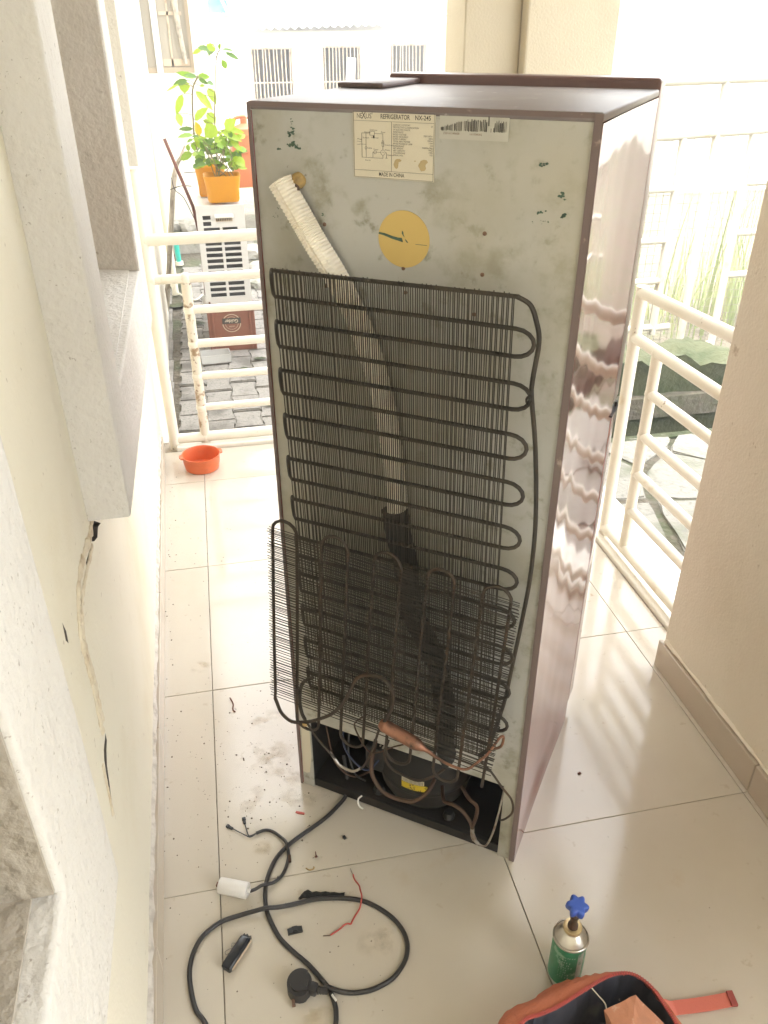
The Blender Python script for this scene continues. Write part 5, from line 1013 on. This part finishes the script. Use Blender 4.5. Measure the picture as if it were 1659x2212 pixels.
for _ in range(190):
    grit(random.gauss(.10, .09), random.gauss(.33, .17), random.choice([.0007, .0009, .0012, .0012, .0022]))
for _ in range(70): grit(random.uniform(-.12, .3), random.uniform(-.35, .5), random.choice([.0007, .0009, .0014]))
for _ in range(60): grit(-.115+random.gauss(0, .012), random.uniform(-.4, 1.9), random.choice([.001, .0016, .0022]))
for _ in range(16): grit(random.uniform(.6, 1.2), random.uniform(-.3, .7), random.choice([.0007, .001]))
for _ in range(25): grit(random.uniform(-.09, .1), random.uniform(.9, 1.6), random.choice([.0009, .0016]))
tag(mb.build('floor_grit', m_grit, kind='stuff'), 'scattered dark grit and crumbs on the tiles', 'grit')
# flat rusty smears on the tiles
def smear(cx, cy, sx, sy, z, rot=0):
    mb = MB(); n_ = 26; pts = [(sx*random.uniform(.55, 1.1)*math.cos(6.283*i/n_), sy*random.uniform(.55, 1.1)*math.sin(6.283*i/n_), z) for i in range(n_)]
    mb.bm.faces.new([mb.bm.verts.new(p_) for p_ in pts]); return mb.build('dirt_smear', m_smear, fl, loc=(cx, cy, 0), rot=(0, 0, rot))
m_smear = mat('brown_smear', (.56, .42, .22), .3, world=True)
n_ = m_smear.node_tree; b_ = n_.nodes['Principled BSDF']; tn = n_.nodes.new('ShaderNodeTexNoise'); tn.inputs['Scale'].default_value = 22; tn.inputs['Detail'].default_value = 5
ge = n_.nodes.new('ShaderNodeTexCoord'); rl_ = n_.nodes.new('ShaderNodeVectorMath'); rl_.operation = 'LENGTH'
mr = n_.nodes.new('ShaderNodeMapRange'); mr.inputs[1].default_value = .45; mr.inputs[2].default_value = .72; mr.inputs[4].default_value = .5
n_.links.new(n_.nodes.new('ShaderNodeNewGeometry').outputs['Position'], tn.inputs['Vector']); n_.links.new(tn.outputs[0], mr.inputs[0])
sb_ = n_.nodes.new('ShaderNodeVectorMath'); sb_.operation = 'SUBTRACT'; sb_.inputs[1].default_value = (.5, .5, 0)
ml_ = n_.nodes.new('ShaderNodeVectorMath'); ml_.operation = 'MULTIPLY'; ml_.inputs[1].default_value = (1, 1, 0)
n_.links.new(ge.outputs['Generated'], sb_.inputs[0]); n_.links.new(sb_.outputs[0], ml_.inputs[0]); n_.links.new(ml_.outputs[0], rl_.inputs[0])
fo = n_.nodes.new('ShaderNodeMapRange'); fo.inputs[1].default_value = .48; fo.inputs[2].default_value = .12; fo.interpolation_type = 'SMOOTHSTEP'
n_.links.new(rl_.outputs['Value'], fo.inputs[0]); mm_ = n_.nodes.new('ShaderNodeMath'); mm_.operation = 'MULTIPLY'
n_.links.new(mr.outputs[0], mm_.inputs[0]); n_.links.new(fo.outputs[0], mm_.inputs[1]); n_.links.new(mm_.outputs[0], b_.inputs['Alpha'])
for a in ((.11, .34, .07, .035, .0009, .5), (.16, .28, .06, .05, .0013, -.4), (.095, .078, .025, .018, .0009, 0), (.13, .46, .05, .03, .0011, .2), (-.03, .70, .028, .022, .0009, 0), (.20, .2, .05, .03, .0015, 0), (.08, .21, .04, .02, .0017, 1), (.30, -.18, .04, .03, .0009, 0), (.17, -.30, .03, .02, .0009, 0)): smear(a[0], a[1], a[2]*1.5, a[3]*1.5, a[4], a[5])

# orange bowl
bo = thing('plastic_bowl', 'empty orange plastic bowl on the tiles in front of the railing', 'bowl', (-.006, 1.918, 0))
MB().lathe([(.062, .001), (.066, .003), (.072, .030), (.0745, .060), (.0765, .0615), (.0765, .064), (.0735, .064), (.0712, .059), (.0688, .030), (.062, .006), (.005, .0055)], 40).build('bowl', m_orange, bo, smooth=True, ang=50)
for s_ in (-1, 1):
    MB().prism([(.074*s_, -.022), (.084*s_, -.017), (.087*s_, 0), (.084*s_, .017), (.074*s_, .022)], .0590, .0638, bev=.0008).build('lug', m_orange, bo, rot=(0, 0, R(12)))

# gas can with blue valve knob
gc_ = thing('gas_can', 'green aerosol gas can with a blue star knob valve on top', 'gas can', (.6305, -.309, 0), R(20))
MB().lathe([(.029, .0), (.0315, .0008), (.0322, .0025), (.0312, .0045)], 40).build('base_rim', m_tin, gc_, smooth=True)
MB().lathe([(.0311, .0046), (.0311, .1105)], 40, cap0=False, cap1=False).build('printed_body', m_cancol, gc_, smooth=True)
MB().lathe([(.0311, .1106), (.0328, .1122), (.0330, .1145), (.0322, .1165), (.0305, .1168), (.0298, .1150), (.0285, .1170), (.0255, .1225), (.0205, .1300), (.0178, .1335), (.0162, .1350), (.0160, .1372)], 40, cap0=False).build('shoulder', m_tin, gc_, smooth=True, ang=60)
mb = MB()
for r_i, z0, z1, r_o in ((.0095, .1374, .1440, .0165),):
    mb.lathe([(r_i, z0), (r_o, z0), (r_o+.0004, z0+.002), (r_o, z1-.0005), (r_o-.001, z1), (r_i+.0005, z1), (r_i, z1-.001), (r_i, z0)], 32, cap0=False, cap1=False)
mb.build('collar', m_brass, gc_, smooth=True)
MB().lathe([(.0090, .1374), (.0090, .150), (.0068, .153), (.0065, .168), (.0080, .170), (.0080, .178), (.0045, .180), (.0045, .194)], 20).build('valve_stem', m_copper_dark, gc_, smooth=True)
mb = MB(); rings = []
for s_, z in ((.70, 0), (.93, .0012), (1, .0045), (1, .0155), (.93, .0188), (.72, .0200), (.35, .0196)):
    rings.append([mb.bm.verts.new(((.0170+.0030*math.cos(6*a))*s_*math.cos(a), (.0170+.0030*math.cos(6*a))*s_*math.sin(a), z)) for a in (6.28319*i/60 for i in range(60))])
for a, b in zip(rings, rings[1:]):
    for k in range(60): mb.bm.faces.new((a[k], a[(k+1) % 60], b[(k+1) % 60], b[k]))
mb.bm.faces.new(list(reversed(rings[0]))); mb.bm.faces.new(rings[-1])
mb.build('knob', m_bluecap, gc_, smooth=True, loc=(0, 0, .193), rot=(R(9), R(-5), .3), ang=60)
def can_patch(a0, a1, z0, z1, m, nm, rad=.0313):
    mb = MB(); pv_ = None; n_ = 10
    for i in range(n_+1):
        a = R(a0+(a1-a0)*i/n_); c_ = [mb.bm.verts.new((rad*math.sin(a), -rad*math.cos(a), z)) for z in (z0, z1)]
        if pv_: mb.bm.faces.new((pv_[0], c_[0], c_[1], pv_[1]))
        pv_ = c_
    return mb.build(nm, m, gc_)
m_cansilver = mat('silver_can_print', (.42, .46, .42), .35, metal=.4, layers=[(60, .55, .62, (.2, .32, .24), 3)])
can_patch(-14, 10, .012, .104, m_cansilver, 'side_seam'); can_patch(22, 58, .088, .099, m_label, 'printed_panel'); can_patch(-22, 14, .013, .0165, m_label, 'printed_panel', .0315)
mb = MB()
for k in range(9):
    a0 = -75+k*0; z = .092-k*.0075
    for j in range(random.randint(3, 7)):
        a = R(-72+j*8+random.uniform(-2, 2)); mb.box(.0313*math.sin(a)-.0014, .0313*math.sin(a)+.0014, -.0316*math.cos(a)-.0001, -.0312*math.cos(a), z, z+.0022)
mb.build('fine_print', m_cansilver, gc_, kind='stuff')

# tool bag with open zip
bag = thing('tool_bag', 'open faded red tool bag with dark lining at the lower right', 'bag', (.6, -.5, 0))
def loop(pts, z): return smooth_path([(x-.6, y+.5, zz if zz is not None else z) for x, y, zz in [(p + (None,))[:3] if len(p) == 2 else p for p in pts]], 6, closed=True)
sil = [(.444, -.440), (.474, -.410), (.520, -.400), (.567, -.386), (.618, -.381), (.672, -.384), (.708, -.397), (.730, -.424), (.742, -.458), (.752, -.505), (.74, -.60), (.68, -.68), (.58, -.70), (.48, -.68), (.43, -.60), (.425, -.50)]
zipl = [(.470, -.468), (.492, -.436), (.524, -.431), (.558, -.425), (.611, -.409), (.652, -.397), (.683, -.394), (.708, -.402), (.725, -.424), (.733, -.455), (.738, -.500), (.725, -.585), (.67, -.655), (.58, -.672), (.50, -.655), (.465, -.58)]
cen = Vector((.59, -.53, 0))
def scl(L_, s_): return [(cen.x+(x-cen.x)*s_, cen.y+(y-cen.y)*s_) for x, y in L_]
loops = [loop(scl(sil, .96), .002), loop(scl(sil, 1.015), .03), loop(scl(sil, 1.02), .075), loop(sil, .112), loop([(a[0]*.55+b[0]*.45, a[1]*.55+b[1]*.45) for a, b in zip(sil, zipl)], .121), loop(zipl, .120)]
def skin(loops_, m, nm, wob=.0015, cap=False):
    mb = MB(); rings = [[mb.bm.verts.new(p+Vector((random.uniform(-wob, wob), random.uniform(-wob, wob), random.uniform(-wob, wob)))) for p in L_] for L_ in loops_]
    for a, b in zip(rings, rings[1:]):
        n_ = len(a)
        for k in range(n_): mb.bm.faces.new((a[k], a[(k+1) % n_], b[(k+1) % n_], b[k]))
    if cap: mb.bm.faces.new(rings[-1])
    return mb.build(nm, m, bag, smooth=True, ang=70)
skin(loops, m_redfabric, 'bag_shell')
skin([loop(scl(zipl, .985), .1195), loop(scl(zipl, .97), .10), loop(scl(zipl, .93), .05), loop(scl(zipl, .85), .012)], m_lining, 'lining', .003, True)
zp = MB().tube(loop(scl(zipl, .997), .1215), .0030, 6, closed=True).build('zip_tape', m_zip, bag, smooth=True)
L_ = loop(scl(zipl, .997), .1240); mb = MB()
for i in range(len(L_)):
    a, b = L_[i], L_[(i+1) % len(L_)]; n_ = max(1, int((b-a).length/.0026))
    if a.y < -.08: continue
    t = (b-a).normalized(); s2 = Vector((-t.y, t.x, 0))
    for k in range(n_):
        q = a+(b-a)*(k/n_); mb.tube([q-s2*.0028, q+s2*.0028], .0008, 4)
mb.build('zip_teeth', m_redwire, zp, kind='stuff')
mb = MB()
sec = [(.735, -.452, .100), (.770, -.4285, .045), (.792, -.418, .012), (.808, -.4155, .004), (.86, -.4195, .003), (.913, -.4215, .004)]
prev = None
for i, q in enumerate(smooth_path(sec, 6)):
    wv = .0125; tdir = Vector((.12, 1, 0)).normalized(); q = q-Vector((.6, -.5, 0))
    c_ = [mb.bm.verts.new(q+tdir*wv), mb.bm.verts.new(q-tdir*wv), mb.bm.verts.new(q-tdir*wv+Vector((0, 0, .0022))), mb.bm.verts.new(q+tdir*wv+Vector((0, 0, .0022)))]
    if prev:
        for k in range(4): mb.bm.faces.new((prev[k], prev[(k+1) % 4], c_[(k+1) % 4], c_[k]))
    else: mb.bm.faces.new(c_)
    prev = c_
mb.bm.faces.new(list(reversed(prev)))
st_ = mb.build('strap', m_redstrap, bag)
MB().box(-.006, .006, -.0135, .0135, .0, .006, bev=.001).build('strap_end', m_zip, st_, loc=(.309, .0785, .0035), rot=(0, 0, R(-8)))
mb = MB()
vs = [mb.bm.verts.new(Vector(v)-Vector((.655, -.47, 0))) for v in ((.687, -.441, .137), (.630, -.448, .125), (.735, -.500, .105), (.640, -.520, .122), (.690, -.56, .10), (.66, -.47, .02), (.72, -.53, .02), (.63, -.50, .02))]
bmesh.ops.convex_hull(mb.bm, input=vs)
bmesh.ops.subdivide_edges(mb.bm, edges=list(mb.bm.edges), cuts=5, use_grid_fill=True)
for v in mb.bm.verts: v.co += Vector((random.uniform(-1, 1), random.uniform(-1, 1), random.uniform(-1, 1)))*.0009
tag(mb.build('wedge_block', m_terracotta, loc=(.655, -.47, 0)), 'orange-brown wedge-shaped block poking out of the open bag', 'block')
tag(cable([(.627, -.406, .118), (.633, -.420, .117), (.640, -.432, .113), (.637, -.446, .116), (.638, -.462, .113)], .0011, m_label, 'loose_string', n=5), 'pale loose string on the dark lining of the bag', 'string')
# lettering becomes plain meshes
bpy.context.view_layer.update()
dg = bpy.context.evaluated_depsgraph_get()
for o in [o for o in sc.objects if o.type == 'FONT']:
    me = bpy.data.meshes.new_from_object(o.evaluated_get(dg)); nm = o.name; par = o.parent; mb_ = o.matrix_basis.copy()
    cu = o.data; bpy.data.objects.remove(o); bpy.data.curves.remove(cu)
    n2 = link(nm, me, par); n2.matrix_basis = mb_
